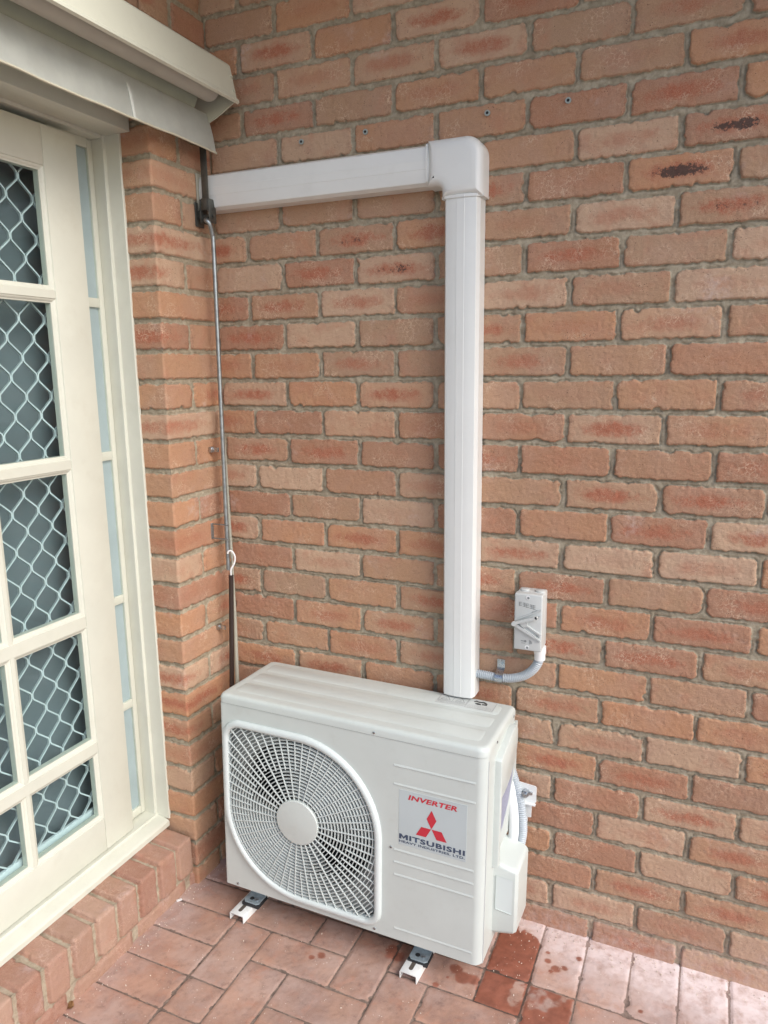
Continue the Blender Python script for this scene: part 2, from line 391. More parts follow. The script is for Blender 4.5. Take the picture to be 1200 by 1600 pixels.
M_SCREEN = plain("dark_fly_screen", (.20, .235, .25), .8, spec=.2, var=.10, vscale=3)
M_SKYBACKING = plain("pale_blue_sky_backing", (.44, .49, .505), .7, var=.05)  # pale blue panel colour stands in for sky reflected in the side glass
M_FANBLK = plain("dark_interior", (.03, .037, .042), .6)
M_FANBLADE = plain("grey_fan_blade", (.42, .46, .46), .45)
M_FANPLATE = plain("grey_inner_plate", (.36, .38, .36), .6)
M_FIN = plain("condenser_fins", (.05, .055, .06), .5, metal=.4)
M_RED = plain("badge_red", (.56, .035, .055), .4, var=.02)
M_NAVY = plain("badge_navy", (.05, .075, .125), .4, var=.02)
M_FILM = plain("badge_film", (.51, .575, .580), .35, var=.02)
M_LABELBLUE = plain("label_blue_violet", (.27, .28, .38), .45, var=.12, vscale=160)
M_BLACKINK = plain("black_ink", (.03, .035, .035), .5)
M_GREYINK = plain("grey_ink", (.33, .35, .34), .5)
M_LEAF = plain("dry_leaf", (.38, .21, .09), .7, var=.2, vscale=90)
M_GLASS = glass_mat("clear_glass"); M_GLASS2 = glass_mat("side_glass", (.95, .98, .98))
M_PLUG = plain("wall_plug_grey", (.34, .38, .36), .6); M_PLUGH = plain("wall_plug_hole", (.02, .02, .02), .8)
M_EAVE = plain("eave_paint", (.34, .32, .26), .6)
M_CONC = plain("ground_concrete", (.33, .31, .28), .8)
M_MORT = plain("old_mortar", (.26, .215, .165), .9, var=.25, vscale=40, dirt=(.34, .19, .15), dscale=30, damt=.8, bump=.8, bscale=160)

# ---------------------------------------------------------------- ground
bm = NB(); box(bm, (-14, -30, -.20), (16, 14, -.014))
tag(link("ground", mesh(bm), M_CONC, origin=(0, 0, 0)), kind='structure')

def ar(a, b, s): return np.arange(a, b + s / 2, s)
# ---- paving: soldier borders along both walls, 90 degree herringbone in the field
PX = [.207 + .1240 * i for i in range(-3, 24)]
def px_(i): return .207 + .1240 * i
def py_(j): return -.1125 - .1155 * j
J = .0017
rects = []
rng = random.Random(4)
# border along the back wall
for i in range(0, 18):
    ov = {'tone': rng.random()}
    rects.append((px_(i) + J, px_(i + 1) - J, py_(1) + J, .02, ov))
# border along the door wall: one brick long, 115 pitch
for j in range(0, 20):
    a = py_(j) if j else -.1125
    rects.append((-.05, px_(0) - J, py_(j + 1) + J, (a if j else .01) - J, {'tone': rng.random()}))
for j in range(1, 20):
    for i in range(0, 18):
        d = (i - j) % 4
        if d == 2:
            rects.append((px_(i) + J, px_(i + 1) - J, py_(j + 2) + J, py_(j) - J, {}))
        elif d == 1 and j == 1:
            rects.append((px_(i) + J, px_(i + 1) - J, py_(j + 1) + J, py_(j) - J, {}))
        elif d == 3:
            rects.append((px_(i) + J, px_(i + 2) - J, py_(j + 1) + J, py_(j) - J, {}))
        elif d == 0 and i == 0:
            rects.append((px_(i) + J, px_(i + 1) - J, py_(j + 1) + J, py_(j) - J, {}))
SPOTS = [(.836, .004, .0), (.488, -.384, .010), (.511, -.369, .013), (.690, -.270, .020), (.706, -.285, .026), (.880, -.262, .019), (.905, -.285, .022),
         (.932, -.280, .020), (.868, -.30, .006), (.955, -.30, .010), (1.105, -.130, .010), (1.131, -.151, .012), (1.153, -.139, .009), (1.185, -.088, .009),
         (1.12, -.165, .006), (1.10, -.10, .006), (.845, -.335, .009), (1.21, -.345, .018), (1.36, -.20, .007)]
def pave_extra(U, V):
    n = fbm(U, V, .05, 90, 4); n2 = fbm(U, V, .018, 93, 3)
    near = sstep(-.26, -.02, V + (n - .5) * .14)
    right = sstep(.80, 1.10, U + (n - .5) * .1)
    ex = near * right * .74 + sstep(1.05, 1.7, U) * sstep(-.55, -.2, V) * .35
    ex = ex + .22 * sstep(.12, -.02, U) * sstep(-.9, -.3, V)          # dust along the door sill
    wet = np.zeros_like(U)
    def rect(a, b, c, d, amp=.012):
        dd = np.minimum(np.minimum(U - a, b - U), np.minimum(V - c, d - V)) + (n - .5) * amp * 3 + (n2 - .5) * amp
        return sstep(-.002, .004, dd)
    m1 = np.minimum(np.minimum(U - .952, 1.079 - U), V + .231) + (n2 - .5) * .008
    top = -.050 - V + (n - .5) * .05 + (n2 - .5) * .02 - np.maximum(U - 1.05, 0) * .8
    w1 = sstep(-.001, .005, m1) * sstep(-.006, .010, top)
    m2 = np.minimum(np.minimum(U - .950, 1.080 - U), np.minimum(V + .348, -.226 - V)) + (n2 - .5) * .012 
    hole = ((U - 1.052) / .020) ** 2 + ((V + .268) / .042) ** 2 + (n2 - .5) * 2.2
    w2 = .85 * sstep(-.001, .007, m2) * sstep(.4, 1.4, hole)
    m3 = np.minimum(np.minimum(U - 1.076, 1.200 - U), np.minimum(V + .470, -.228 - V)) + (n2 - .5) * .012
    w3 = .8 * sstep(-.001, .008, m3) * sstep(-.01, .01, (n - .38) * .1)
    wet = np.maximum(np.maximum(w1, w2), w3)
    for (x, y, r) in SPOTS:
        if r <= 0: continue
        q = np.sqrt((U - x) ** 2 + ((V - y) * 1.1) ** 2) / r + (n2 - .5) * .9
        wet = np.maximum(wet, sstep(1.35, .70, q) * .72)
    ex = np.clip(ex, 0, 1) * (1 - wet)
    return ex, wet
us = ar(-.06, 2.30, .0042); vs = ar(-2.3, .012, .0042)
me = brick_sheet("paving", us, vs, rects, lambda U, V, h: (U, V, h - .011 * np.maximum(U - .9, 0) + .001), depth=.0028, rnd_r=(.002, .006), chip=.0011,
                 wob=.0009, edge=.0035, mort=.0006, extra=pave_extra, seed=51)
tag(link("paving", me, M_PAVE, origin=(0, 0, 0)), kind='structure')

# ---------------------------------------------------------------- brick walls
def zrow(k): return (24 - k) * .086 + .02
CHAR = {(2, .61): .40, (1, .455): .30, (0, 1.307): .85, (-1, 1.426): .62, (1, 1.435): .34}
PALE = {(2, 1.286): 1}
rects = []; rng = random.Random(11)
for k in range(-10, 26):
    z = zrow(k); x = -.24 if k % 2 == 0 else -.12
    while x < 2.5:
        a, b = x, x + .24
        if a < -.01: a = -.10
        cx = (x + x + .24) / 2
        ov = {}
        for (kk, xx), c in CHAR.items():
            if kk == k and x < xx < x + .24: ov['char'] = c; ov['blot'] = .9
        for (kk, xx), c in PALE.items():
            if kk == k and x < xx < x + .24: ov['tone'] = .1; ov['blot'] = .1
        jx = .005
        rects.append((max(a, -.1) + jx + rng.uniform(-.002, .002), b - jx + rng.uniform(-.002, .002), z - .0375 + rng.uniform(-.0015, .002), z + .0375 + rng.uniform(-.002, .0015), ov))
        x += .24
def wall_extra(U, V):
    n = fbm(U, V, .06, 120, 4)
    return np.clip(.75 * sstep(.10, .0, V + (n - .5) * .09) * sstep(.7, 1.1, U) + .25 * sstep(.35, .05, V) * sstep(.3, .9, U), 0, 1)
us = ar(-.016, 2.35, .0027); vs = ar(-.03, 2.84, .0027)
me = brick_sheet("back_wall", us, vs, rects, lambda U, V, h: (U, -.0005 - h, V), depth=.0062, groove=.0045, extra=wall_extra, seed=21)
o = link("brick_wall", me, M_BRICK, origin=(1.2, 0, 0))
tag(o, "long brick wall facing the viewer behind the outdoor unit and the white duct", "wall")

# door wall: pier beside the opening wraps round its corner
RV = .12     # reveal depth kept
rc = .006
def wrap(U, V, h):
    # U: 0..RV on the reveal (faces -y), corner at RV, then along the face x=0 towards the back wall
    s = U - RV; yc = -.2625
    X = np.where(s < -rc, s, 0.0); Y = yc + 0 * U
    nx = np.where(s < -rc, 0.0, 1.0); ny = np.where(s < -rc, -1.0, 0.0)
    a = np.clip((s + rc) / (2 * rc), 0, 1) * math.pi / 2
    inside = (s >= -rc) & (s <= rc)
    X = np.where(inside, -rc + rc * np.sin(a), X); Y = np.where(inside, yc + rc - rc * np.cos(a), Y)
    nx = np.where(inside, np.sin(a), nx); ny = np.where(inside, -np.cos(a), ny)
    Y = np.where(s > rc, yc + s, Y)
    return X + nx * h, Y + ny * h, V
rects = []; rng = random.Random(23)
for k in range(-10, 26):
    z = zrow(k); dz = lambda: rng.uniform(-.0018, .0018)
    if k % 2 == 0:
        L = [(-.02 - .1, RV + .118), (RV + .128, RV + .40)]
    else:
        L = [(-.1, RV - .115 + .0), (RV - .105, RV + .283)]
        L = [(-.12, RV + .258)]
    for a, b in L:
        rects.append((a + rng.uniform(-.002, .002), b + rng.uniform(-.002, .002), z - .0375 + dz(), z + .0375 + dz(), {}))
us = np.concatenate([ar(0, RV - .008, .004), ar(RV - .007, RV + .007, .0014), ar(RV + .009, RV + .280, .0034)]); vs = ar(.0, 2.86, .0034)
def pier_extra(U, V): return np.zeros_like(U)
left = empty("brick_wall", (-.05, -.15, 0))
tag(left, "brick wall with the door opening, its narrow pier meeting the corner", "wall")
me = brick_sheet("pier", us, vs, rects, wrap, depth=.0058, groove=.004, rnd_r=(.003, .010), seed=33)
link("pier", me, M_BRICK, parent=left)
# wall over the door and wall beyond it
def flat_left(U, V, h): return h, U, V
def stretcher_rows(y0, y1, k0, k1, seed):
    rr = []; rg = random.Random(seed)
    for k in range(k0, k1):
        z = zrow(k); y = -.30 - (.24 if k % 2 else .12 + .0)
        ys = []
        yy = -.270
        first = .24 if k % 2 else .12
        while yy > y0 - .3:
            rr.append((yy - first + .01, yy, z - .0375 + rg.uniform(-.0015, .0015), z + .0375 + rg.uniform(-.0015, .0015), {}))
            yy -= first; first = .24
    return rr
us = ar(-2.6, -.270, .006); vs = ar(2.345, 2.86, .005)
me = brick_sheet("wall_over_door", us, vs, stretcher_rows(-2.6, -.3, -10, 0, 5), flat_left, depth=.006, seed=41)
link("wall_over_door", me, M_BRICK, parent=left)
bm = NB(); box(bm, (-.24, -2.6, 2.345), (-.012, -.28, 2.86)); box(bm, (-.24, -.250, 0), (-.016, .2, 2.86)); box(bm, (-.24, -2.9, 0), (-.001, -1.86, 2.345))
link("wall_core", mesh(bm), M_MORT, parent=left)
bm = NB(); box(bm, (-.25, .012, -.03), (2.45, .2, 2.86)); ob = link("wall_core", mesh(bm), M_MORT, parent=o)

# ---- brick-on-edge sill under the door
PTH = [(-.155, .1955), (-.013, .187), (-.009, .1865), (-.0045, .185), (-.001, .1815), (0, .176), (0, .058)]
seglen = [0]
for a, b in zip(PTH[:-1], PTH[1:]): seglen.append(seglen[-1] + math.hypot(b[0] - a[0], b[1] - a[1]))
def sillmap(U, V, h):
    s = np.clip(V, 0, seglen[-1])
    X = np.interp(s, seglen, [p[0] for p in PTH]); Z = np.interp(s, seglen, [p[1] for p in PTH])
    e = .0006
    dx = np.interp(s + e, seglen, [p[0] for p in PTH]) - np.interp(s - e, seglen, [p[0] for p in PTH])
    dz = np.interp(s + e, seglen, [p[1] for p in PTH]) - np.interp(s - e, seglen, [p[1] for p in PTH])
    L = np.sqrt(dx * dx + dz * dz) + 1e-9
    return X - dz / L * h, U, Z + dx / L * h
rects = []; rng = random.Random(61)
y = -.277
while y > -2.0:
    L = .083
    rects.append((y - L + .0105, y, -.02, seglen[-1] - .001, {'tone': rng.random() * .5, 'blot': rng.random() * .3})); y -= L
us = ar(-2.0, -.274, .0030); vs = np.concatenate([ar(0, .138, .004), ar(.140, .160, .0016), ar(.1625, seglen[-1], .0035)])
me = brick_sheet("sill_bricks", us, vs, rects, sillmap, extra=lambda U, V: .22 + .5 * (fbm(U, V, .05, 9) - .5), depth=.013, rnd_r=(.004, .014), edge=.008, chip=.0018, wob=.002, seed=71)
sill = empty("brick_sill", (0, -1.1, 0)); tag(sill, "stepped sill of bricks set on edge below the cream door", "sill")
link("brick_course", me, M_SILLB, parent=sill)
us = ar(-2.0, .0, .005); vs = ar(-.008, .072, .004)
def footmap(U, V, h): return -.016 - .010 * np.clip((V - .01) / .05, 0, 1) * 0 + h * 1.6 - .0 * V, U, V
rects = [(y0 - .22, y0, -.03, .045, {'tone': .2, 'blot': .1}) for y0 in (-.06, -.30, -.54, -.78, -1.02, -1.26, -1.5)]
me = brick_sheet("base_course", us, vs, rects, footmap, depth=.004, chip=.004, mort=.003, edge=.012, seed=77, extra=lambda U, V: np.full_like(U, .35))
link("base_course", me, M_SILLB, parent=sill)

# ---------------------------------------------------------------- glazed door
door = empty("glazed_door", (-.12, -1.1, .20)); tag(door, "cream painted door with small panes and diamond security grille behind the glass", "door")
def vy(y): return 1.0394 * y + .0770  # vy, vz: door coordinates scaled about the camera position, to a deeper plane
def vz(z): return 1.0394 * z - .0646
Y1 = -1.86
bm = NB()
def jamb(sg, y):
    return [(-.240, y + sg * .030), (-.240, y), (-.0975, y), (-.0965, y - sg * .001), (-.0965, y - sg * .004)]
prism(bm, [(-.260, -.2595), (-.0995, -.2595), (-.0975, -.2610), (-.0975, -.2665), (-.0995, -.2685), (-.1430, -.2690), (-.1455, -.2700), (-.1465, -.2775), (-.1480, -.2790), (-.260, -.2800)], 2, .216, 2.345)
prism(bm, [(-.260, Y1 - .006), (-.0985, Y1 - .006), (-.0975, Y1 + .005), (-.145, Y1 + .006), (-.147, Y1 + .016), (-.260, Y1 + .017)], 2, .216, 2.345)
box(bm, (-.260, Y1 + .018, 2.268), (-.1475, -.2802, 2.345), .002)
box(bm, (-.1465, Y1 + .02, 2.276), (-.060, -.2655, 2.343), .002)
link("door_frame", mesh(bm), M_CREAM, parent=door, smooth=25)
bm = NB()
prism(bm, [(-.26, .182), (-.1010, .1905), (-.0970, .193), (-.0970, .208), (-.1000, .2115), (-.1080, .2145), (-.1400, .2200), (-.1420, .2265), (-.26, .2290)], 1, Y1, -.2695)
link("door_sill", mesh(bm), M_CREAM, parent=door, smooth=35)
sl = empty("side_light", (0, 0, 0)); sl.parent = door
bm = NB()
box(bm, (-.205, -.2975, .230), (-.184, -.2803, 2.267), .0015)
for z in (.246, vz(.655), vz(.985), vz(1.408), vz(1.826), 2.256):
    box(bm, (-.202, -.43, z - .013), (-.1845, -.2978, z + .013), .002)
box(bm, (-.205, -.46, .230), (-.186, -.4303, 2.267), .0025)
link("beading", mesh(bm), M_CREAM, parent=sl, smooth=40)
bm = NB(); box(bm, (-.1900, -.4302, .258), (-.1875, -.2977, 2.242)); link("pane", mesh(bm), M_GLASS2, parent=sl)
bm = NB(); box(bm, (-.1985, -.4301, .258), (-.1930, -.2977, 2.242)); link("sky_backing", mesh(bm), M_SKYBACKING, parent=sl)
leaf = empty("door_leaf", (0, 0, 0)); leaf.parent = door
LX0, LX1 = -.180, -.150
LE, GL = -.371, -.483; GE = -1.205; LF = -1.330
RZ_ = [(.336, .550), (.582, .932), (.966, 1.384), (1.408, 1.830), (1.850, 2.153)]      # limits of the flat faces
VM = [(-.737, -.719), (-.976, -.958)]
ZB, ZT = .2305, 2.252
bm = NB()
box(bm, (LX0, GL, ZB), (LX1, LE, ZT), .003)
box(bm, (LX0, LF, ZB), (LX1, GE, ZT), .003)
box(bm, (LX0, GE + .0002, ZB + .0005), (LX1 - .0006, GL - .0002, RZ_[0][0]), .0015)
box(bm, (LX0, GE + .0002, RZ_[4][1]), (LX1 - .0006, GL - .0002, ZT - .0005), .0015)
link("leaf_frame", mesh(bm), M_CREAM, parent=leaf, smooth=40)
def half(sg, e):
    """ovolo going from the flat face edge e outwards (sg) to the glass line 12 mm further"""
    return [(LX1 - .0012, e), (LX1 - .0035, e + sg * .0012), (LX1 - .0040, e + sg * .0035), (LX1 - .0055, e + sg * .0060), (LX1 - .0085, e + sg * .0085), (LX1 - .0095, e + sg * .0120), (LX0 + .002, e + sg * .0120)]
def moulded(bm, axis, a, b, c0, c1, off=0):
    pr_ = half(-1, c0)[::-1] + half(1, c1)
    prism(bm, [(x - off, q_) for x, q_ in pr_], axis, a, b)
bm = NB()
for i in range(4): moulded(bm, 1, GE + .0003, GL - .0003, RZ_[i][1], RZ_[i + 1][0])
for (a, b) in VM:
    for (z0, z1) in RZ_: moulded(bm, 2, z0 - .004, z1 + .004, a + .004, b - .004, .0006)
link("glazing_bars", mesh(bm), M_CREAM, parent=leaf, smooth=25)
bm = NB()
for (z0, z1) in RZ_:
    prism(bm, half(-1, GL) + [(LX0 + .002, GL)], 2, z0 - .002, z1 + .002)
prism(bm, half(1, RZ_[0][0]) + [(LX0 + .002, RZ_[0][0])], 1, GE, GL - .002); prism(bm, half(-1, RZ_[4][1]) + [(LX0 + .002, RZ_[4][1])], 1, GE, GL - .002)
link("glazing_bead", mesh(bm), M_CREAM, parent=leaf, smooth=25)
for (z0, z1) in RZ_:
    for a, b in ((VM[0][1] + .006, GL - .010), (VM[1][1] + .006, VM[0][0] - .006), (GE, VM[1][0] - .006)):
        bm = NB(); box(bm, (LX1 - .0145, a, z0 + .010), (LX1 - .0115, b, z1 - .010)); link("pane", mesh(bm), M_GLASS, parent=leaf)
# diamond grille and fly screen behind the glass
bm = NB()
PY, PZ = .0805, .0990
def strip(bm, pts, w, x0, x1):
    n = len(pts); vr = []
    for i, p in enumerate(pts):
        a = Vector(pts[max(i - 1, 0)]); b = Vector(pts[min(i + 1, n - 1)]); t = (b - a).normalized(); nn = Vector((-t.y, t.x)) * w / 2
        q = Vector(p)
        vr.append([bm.verts.new((x1, q.x + nn.x, q.y + nn.y)), bm.verts.new((x1, q.x - nn.x, q.y - nn.y)), bm.verts.new((x0, q.x - nn.x, q.y - nn.y)), bm.verts.new((x0, q.x + nn.x, q.y + nn.y))])
    for a, b in zip(vr[:-1], vr[1:]):
        for k in range(4): bm.faces.new((a[k], a[(k + 1) % 4], b[(k + 1) % 4], b[k]))
y0n, z0n = -.5290, 1.3320
ylo, yhi, zlo, zhi = GE, -.425, .31, 2.19
for c in range(-9, 4):
    for r in range(-13, 10):
        for (oy, oz) in ((0, 0), (PY / 2, PZ / 2)):
            cy = y0n + c * PY + oy; cz = z0n + r * PZ + oz
            if not (ylo - .04 < cy < yhi + .04 and zlo - .05 < cz < zhi + .05): continue
            # node: the strands fuse into a short upright block, then run straight to the next one
            for up in (1, -1):
                for sy in (1, -1):
                    pts = [(cy + sy * .0020, cz), (cy + sy * .0021, cz + up * .0060), (cy + sy * .0042, cz + up * .0105), (cy + sy * .0085, cz + up * .0145),
                           (cy + sy * (PY / 2 - .0085), cz + up * (PZ / 2 - .0145)), (cy + sy * (PY / 2 - .0042), cz + up * (PZ / 2 - .0105)), (cy + sy * (PY / 2 - .0021), cz + up * (PZ / 2 - .0060)), (cy + sy * (PY / 2 - .0020), cz + up * PZ / 2)]
                    strip(bm, pts, .0038, -.1981 - .0001 * up, -.1921 - .0001 * up)
link("security_grille", mesh(bm), M_GRID, parent=door)
bm = NB(); box(bm, (-.201, ylo, .235), (-.190, yhi - .006, .357), .002); box(bm, (-.201, yhi - .005, .25), (-.190, yhi + .0, 2.25), .002)
link("grille_frame", mesh(bm), M_GRID, parent=door, smooth=40)
bm = NB(); box(bm, (-.266, Y1 + .02, .22), (-.261, -.250, 2.344)); link("fly_screen", mesh(bm), M_SCREEN, parent=door)

# ---------------------------------------------------------------- awning over the door
aw = empty("window_awning", (0, -1.1, 2.25)); tag(aw, "rolled canvas awning under a cream metal hood above the glazed door", "awning")
AE = -2.3
bm = NB()
hood = [(.002, 2.545), (.118, 2.486), (.125, 2.479), (.143, 2.394), (.150, 2.388), (.152, 2.381), (.146, 2.377), (.138, 2.386), (.120, 2.474), (.114, 2.480), (.002, 2.538)]
prism(bm, hood, 1, AE, -.052)
link("hood", mesh(bm), M_CREAM2, parent=aw, smooth=30)
bm = NB(); prism(bm, [(.002, 2.540), (.105, 2.486), (.128, 2.462), (.143, 2.386), (.075, 2.352), (.030, 2.335), (.002, 2.335)], 1, -.0560, -.0525)
link("end_plate", mesh(bm), M_CREAM2, parent=aw)
for (x, z) in ((.1345, 2.448), (.1415, 2.410)):
    bm = NB(); disc(bm, (x - .004, -.0600, z), (1, 0, .15), .0035, .0055, 10)
    link("rivet", mesh(bm), M_CREAM2, parent=aw, smooth=50)
bm = NB(); tube(bm, [(.086, AE, 2.413), (.086, -.098, 2.413)], .034, 32); link("fabric_roll", mesh(bm), M_ROLL, parent=aw, smooth=60)
# hanging valance: curved canvas sheet with thickness, a seam and a cream hem
bm = NB(); prof = []
for i in range(15):
    t = i / 14
    z = 2.366 - t * .106; x = .040 + .013 * math.sin(min(t * 2.2, math.pi / 2)) + .010 * t * t
    prof.append((x, z))
NY = 90; cols = []
for j in range(NY + 1):
    yy = -.053 + (AE + .055) * j / NY
    w = .0016 * math.sin(yy * 23) + .0011 * math.sin(yy * 51 + 1)
    skew = -.012 * max(0, (1 - abs(yy + .053) / .03)) 
    cols.append([bm.verts.new((x + w * (i / 14), yy + (i / 14) * (.006 if j == 0 else 0), z - .0015 * math.sin(yy * 9) * (i / 14))) for i, (x, z) in enumerate(prof)])
for a, b in zip(cols[:-1], cols[1:]):
    for i in range(14): bm.faces.new((a[i], a[i + 1], b[i + 1], b[i]))
r = bmesh.ops.solidify(bm, geom=list(bm.faces), thickness=.0018)
me = mesh(bm); val = link("valance", me, M_CANVAS, parent=aw, smooth=60)
bm = NB(); pr = [(x + .0022, z) for x, z in prof[3:]]
prism(bm, [(x, z) for x, z in pr] + [(x - .002, z) for x, z in pr[::-1]], 1, -.3885, -.3795); link("seam", mesh(bm), M_CANVAS, parent=val)
bm = NB(); P = [Vector((prof[-1][0] + .0005 + .0016 * math.sin(yy * 23) + .0011 * math.sin(yy * 51 + 1), yy, 2.260 - .0015 * math.sin(yy * 9))) for yy in np.linspace(-.047, AE + .01, 80)]
tube(bm, P, .0030, 8); link("hem", mesh(bm), M_HEM, parent=val, smooth=60)
bm = NB(); prism(bm, [(.036, 2.368), (.068, 2.437), (.064, 2.437), (.030, 2.368)], 1, AE + .01, -.105); link("inner_canvas", mesh(bm), M_CANVAS_SHADE, parent=aw)
# drop arm with hinged foot, guide tube, spring cord
bm = NB()
box(bm, (.0250, -.0785, 2.118), (.0470, -.0750, 2.33), .0008)
box(bm, (.0180, -.0850, 2.066), (.0225, -.0500, 2.132), .003); box(bm, (.0480, -.0850, 2.066), (.0525, -.0500, 2.132), .003)
box(bm, (.0226, -.0845, 2.100), (.0479, -.079, 2.134), .003)
box(bm, (.0045, -.075, 2.080), (.0179, -.055, 2.104), .002)
disc(bm, (.014, -.068, 2.086), (1, 0, 0), .006, .043, 12)
link("drop_arm", mesh(bm), M_DARKSTEEL, parent=aw, smooth=35)
bm = NB(); box(bm, (.001, -.086, 2.058), (.0044, -.046, 2.126), .002); link("arm_bracket", mesh(bm), M_DARKSTEEL, parent=aw, smooth=35)
bm = NB()
tube(bm, smooth_path([(.034, -.070, 2.076), (.040, -.086, 2.072), (.050, -.084, 2.062), (.0495, -.072, 2.035), (.048, -.067, 1.98), (.046, -.070, 1.50), (.046, -.076, 1.016)], 8), .0066, 12)
link("guide_tube", mesh(bm), M_GALV, parent=aw, smooth=60)
bm = NB(); corrugated(bm, [(.022, -.040, 1.515), (.034, -.052, 1.47), (.044, -.060, 1.38), (.049, -.062, 1.15), (.050, -.060, 1.05)], .0058, .0042, .0010, 10)
link("spring_cord", mesh(bm), M_BEIGE, parent=aw, smooth=60)
bm = NB(); tube(bm, [Vector((.050, -.059, 1.05)), Vector((.048, -.058, .83)), Vector((.042, -.057, .60)), Vector((.036, -.060, .30))], [.003, .006, .0075, .0075], 10)
link("pull_strap", mesh(bm), M_BEIGE, parent=aw, smooth=60)
for (z, yy) in ((1.400, -.074), (.825, -.088)):
    bm = NB(); box(bm, (.001, yy - .010, z - .009), (.012, yy + .008, z + .009), .002); box(bm, (.012, yy - .006, z - .007), (.034, yy - .001, z + .007), .001)
    disc(bm, (.010, yy - .004, z), (1, 0, 0), .005, .006, 8)
    link("tube_clip", mesh(bm), M_ZINC, parent=aw, smooth=40)
bm = NB()
box(bm, (.001, -.096, 1.118), (.004, -.084, 1.168), .0005); box(bm, (.004, -.093, 1.1640), (.066, -.087, 1.1675), .0005); box(bm, (.004, -.093, 1.1180), (.066, -.087, 1.1215), .0005)
disc(bm, (.004, -.090, 1.155), (1, 0, 0), .004, .003, 8)
link("guide_bracket", mesh(bm), M_GALV, parent=aw, smooth=35)

# ---------------------------------------------------------------- brown hook pole leaning in the corner
hp = empty("hook_pole", (.03, -.11, 0)); tag(hp, "dark brown pole with a white hook on top standing in the wall corner", "pole")
bm = NB(); tube(bm, [Vector((.064, -.088, 1.004)), Vector((.047, -.093, .62)), Vector((.020, -.105, .003))], .0078, 14); link("shaft", mesh(bm), M_BROWN, parent=hp, smooth=60)
bm = NB(); tube(bm, smooth_path([(.064, -.088, 1.000), (.0645, -.088, 1.022), (.0735, -.083, 1.040), (.077, -.081, 1.062), (.070, -.084, 1.080), (.060, -.088, 1.082), (.056, -.090, 1.074)], 6), .0030, 8)
link("hook", mesh(bm), M_WHITE, parent=hp, smooth=60)

# ---------------------------------------------------------------- white duct
dt = empty("pipe_duct", (.81, -.03, .60)); tag(dt, "white plastic duct bent once, running up the wall and left to the corner", "duct")
W2 = .0475
DD = .92
prof = [(-W2, .001), (-W2, .048), (-.0415, .0615), (-.0405, .0628), (-.0240, .0670), (-.0110, .0676), (-.0104, .0684), (.0104, .0684), (.0110, .0676), (.0240, .0670), (.0405, .0628), (.0415, .0615), (W2, .048), (W2, .001)]
prof = [(a, d * DD) for a, d in prof]
cx, zt = .8090, 2.1520
bm = NB()
A = [bm.verts.new((cx + a, -d, .7125)) for a, d in prof]; B = [bm.verts.new((cx + a, -d, 2.074)) for a, d in prof]
for i in range(len(prof) - 1): bm.faces.new((A[i], A[i + 1], B[i + 1], B[i]))
bm.faces.new(A); bm.faces.new(B[::-1])
link("vertical_duct", mesh(bm), M_PVC, parent=dt, smooth=14)
bm = NB()
A = [bm.verts.new((.004, -d, zt + .003 + a * 1.06)) for a, d in prof]; B = [bm.verts.new((.725, -d, zt + a * 1.04)) for a, d in prof]
for i in range(len(prof) - 1): bm.faces.new((A[i], A[i + 1], B[i + 1], B[i]))
bm.faces.new(A); bm.faces.new(B[::-1])
link("horizontal_duct", mesh(bm), M_PVC, parent=dt, smooth=14)
bm = NB(); box(bm, (.0015, -.074, 2.100), (.0045, -.001, 2.208), .001); link("end_flange", mesh(bm), M_BEIGE, parent=dt, smooth=40)
# elbow: outline with rounded outer corner, chamfered rim
x0, x1 = .7180, .8650; z0, z1 = 2.066, 2.2095; xi = .7570; zi = 2.0985
out = [(x0, zi)]; 
out += [(xi - .018, zi)] + [(xi - .018 + .018 * math.sin(t), zi - .018 + .018 * math.cos(t)) for t in [math.pi / 2 * k / 6 for k in range(1, 7)]]
out += [(xi, z0), (x1, z0)]
R_ = .046
out += [(x1 - R_ + R_ * math.cos(t), z1 - R_ + R_ * math.sin(t)) for t in [math.pi / 2 * k / 12 for k in range(13)]]
out += [(x0, z1)]
def inset(pts, d):
    n = len(pts); res = []
    for i in range(n):
        p0, p1, p2 = Vector(pts[i - 1]), Vector(pts[i]), Vector(pts[(i + 1) % n])
        e1 = (p1 - p0).normalized(); e2 = (p2 - p1).normalized()
        n1 = Vector((-e1.y, e1.x)); n2 = Vector((-e2.y, e2.x)); b_ = (n1 + n2)
        if b_.length < 1e-6: b_ = n1
        b_.normalize(); k = d / max(.4, b_.dot(n1)); res.append(tuple(p1 + b_ * k))
    return res
area = sum(a[0] * b[1] - b[0] * a[1] for a, b in zip(out, out[1:] + out[:1]))
sg = 1 if area > 0 else -1
bm = NB(); rings = []
for d, y in ((0, -.001), (0, -.048), (.0018, -.056), (.0055, -.0625), (.011, -.0675), (.017, -.0700), (.030, -.0708)):
    pts = inset(out, sg * d) if d else out
    if d >= .017:
        pts = inset(out, sg * d)
    rings.append([bm.verts.new((p[0], y, p[1])) for p in pts])
for a, b in zip(rings[:-1], rings[1:]):
    n = len(a)
    for i in range(n): bm.faces.new((a[i], a[(i + 1) % n], b[(i + 1) % n], b[i]))
bm.faces.new(rings[-1])
for (a, b) in (((xi - .0015, z0 - .0015), (x1 + .0015, z0 + .0055)),):
    box(bm, (a[0], -.0515, a[1]), (b[0], -.001, b[1]), .0012)
    prism(bm, [(cx + q * 1.07, -d * 1.045) for q, d in prof], 2, z0 - .002, z0 + .005)
prism(bm, [(-d * 1.045, zt + .0035 + q * 1.09) for q, d in prof], 0, x0 - .003, x0 + .003)
link("elbow", mesh(bm), M_PVC, parent=dt, smooth=28)
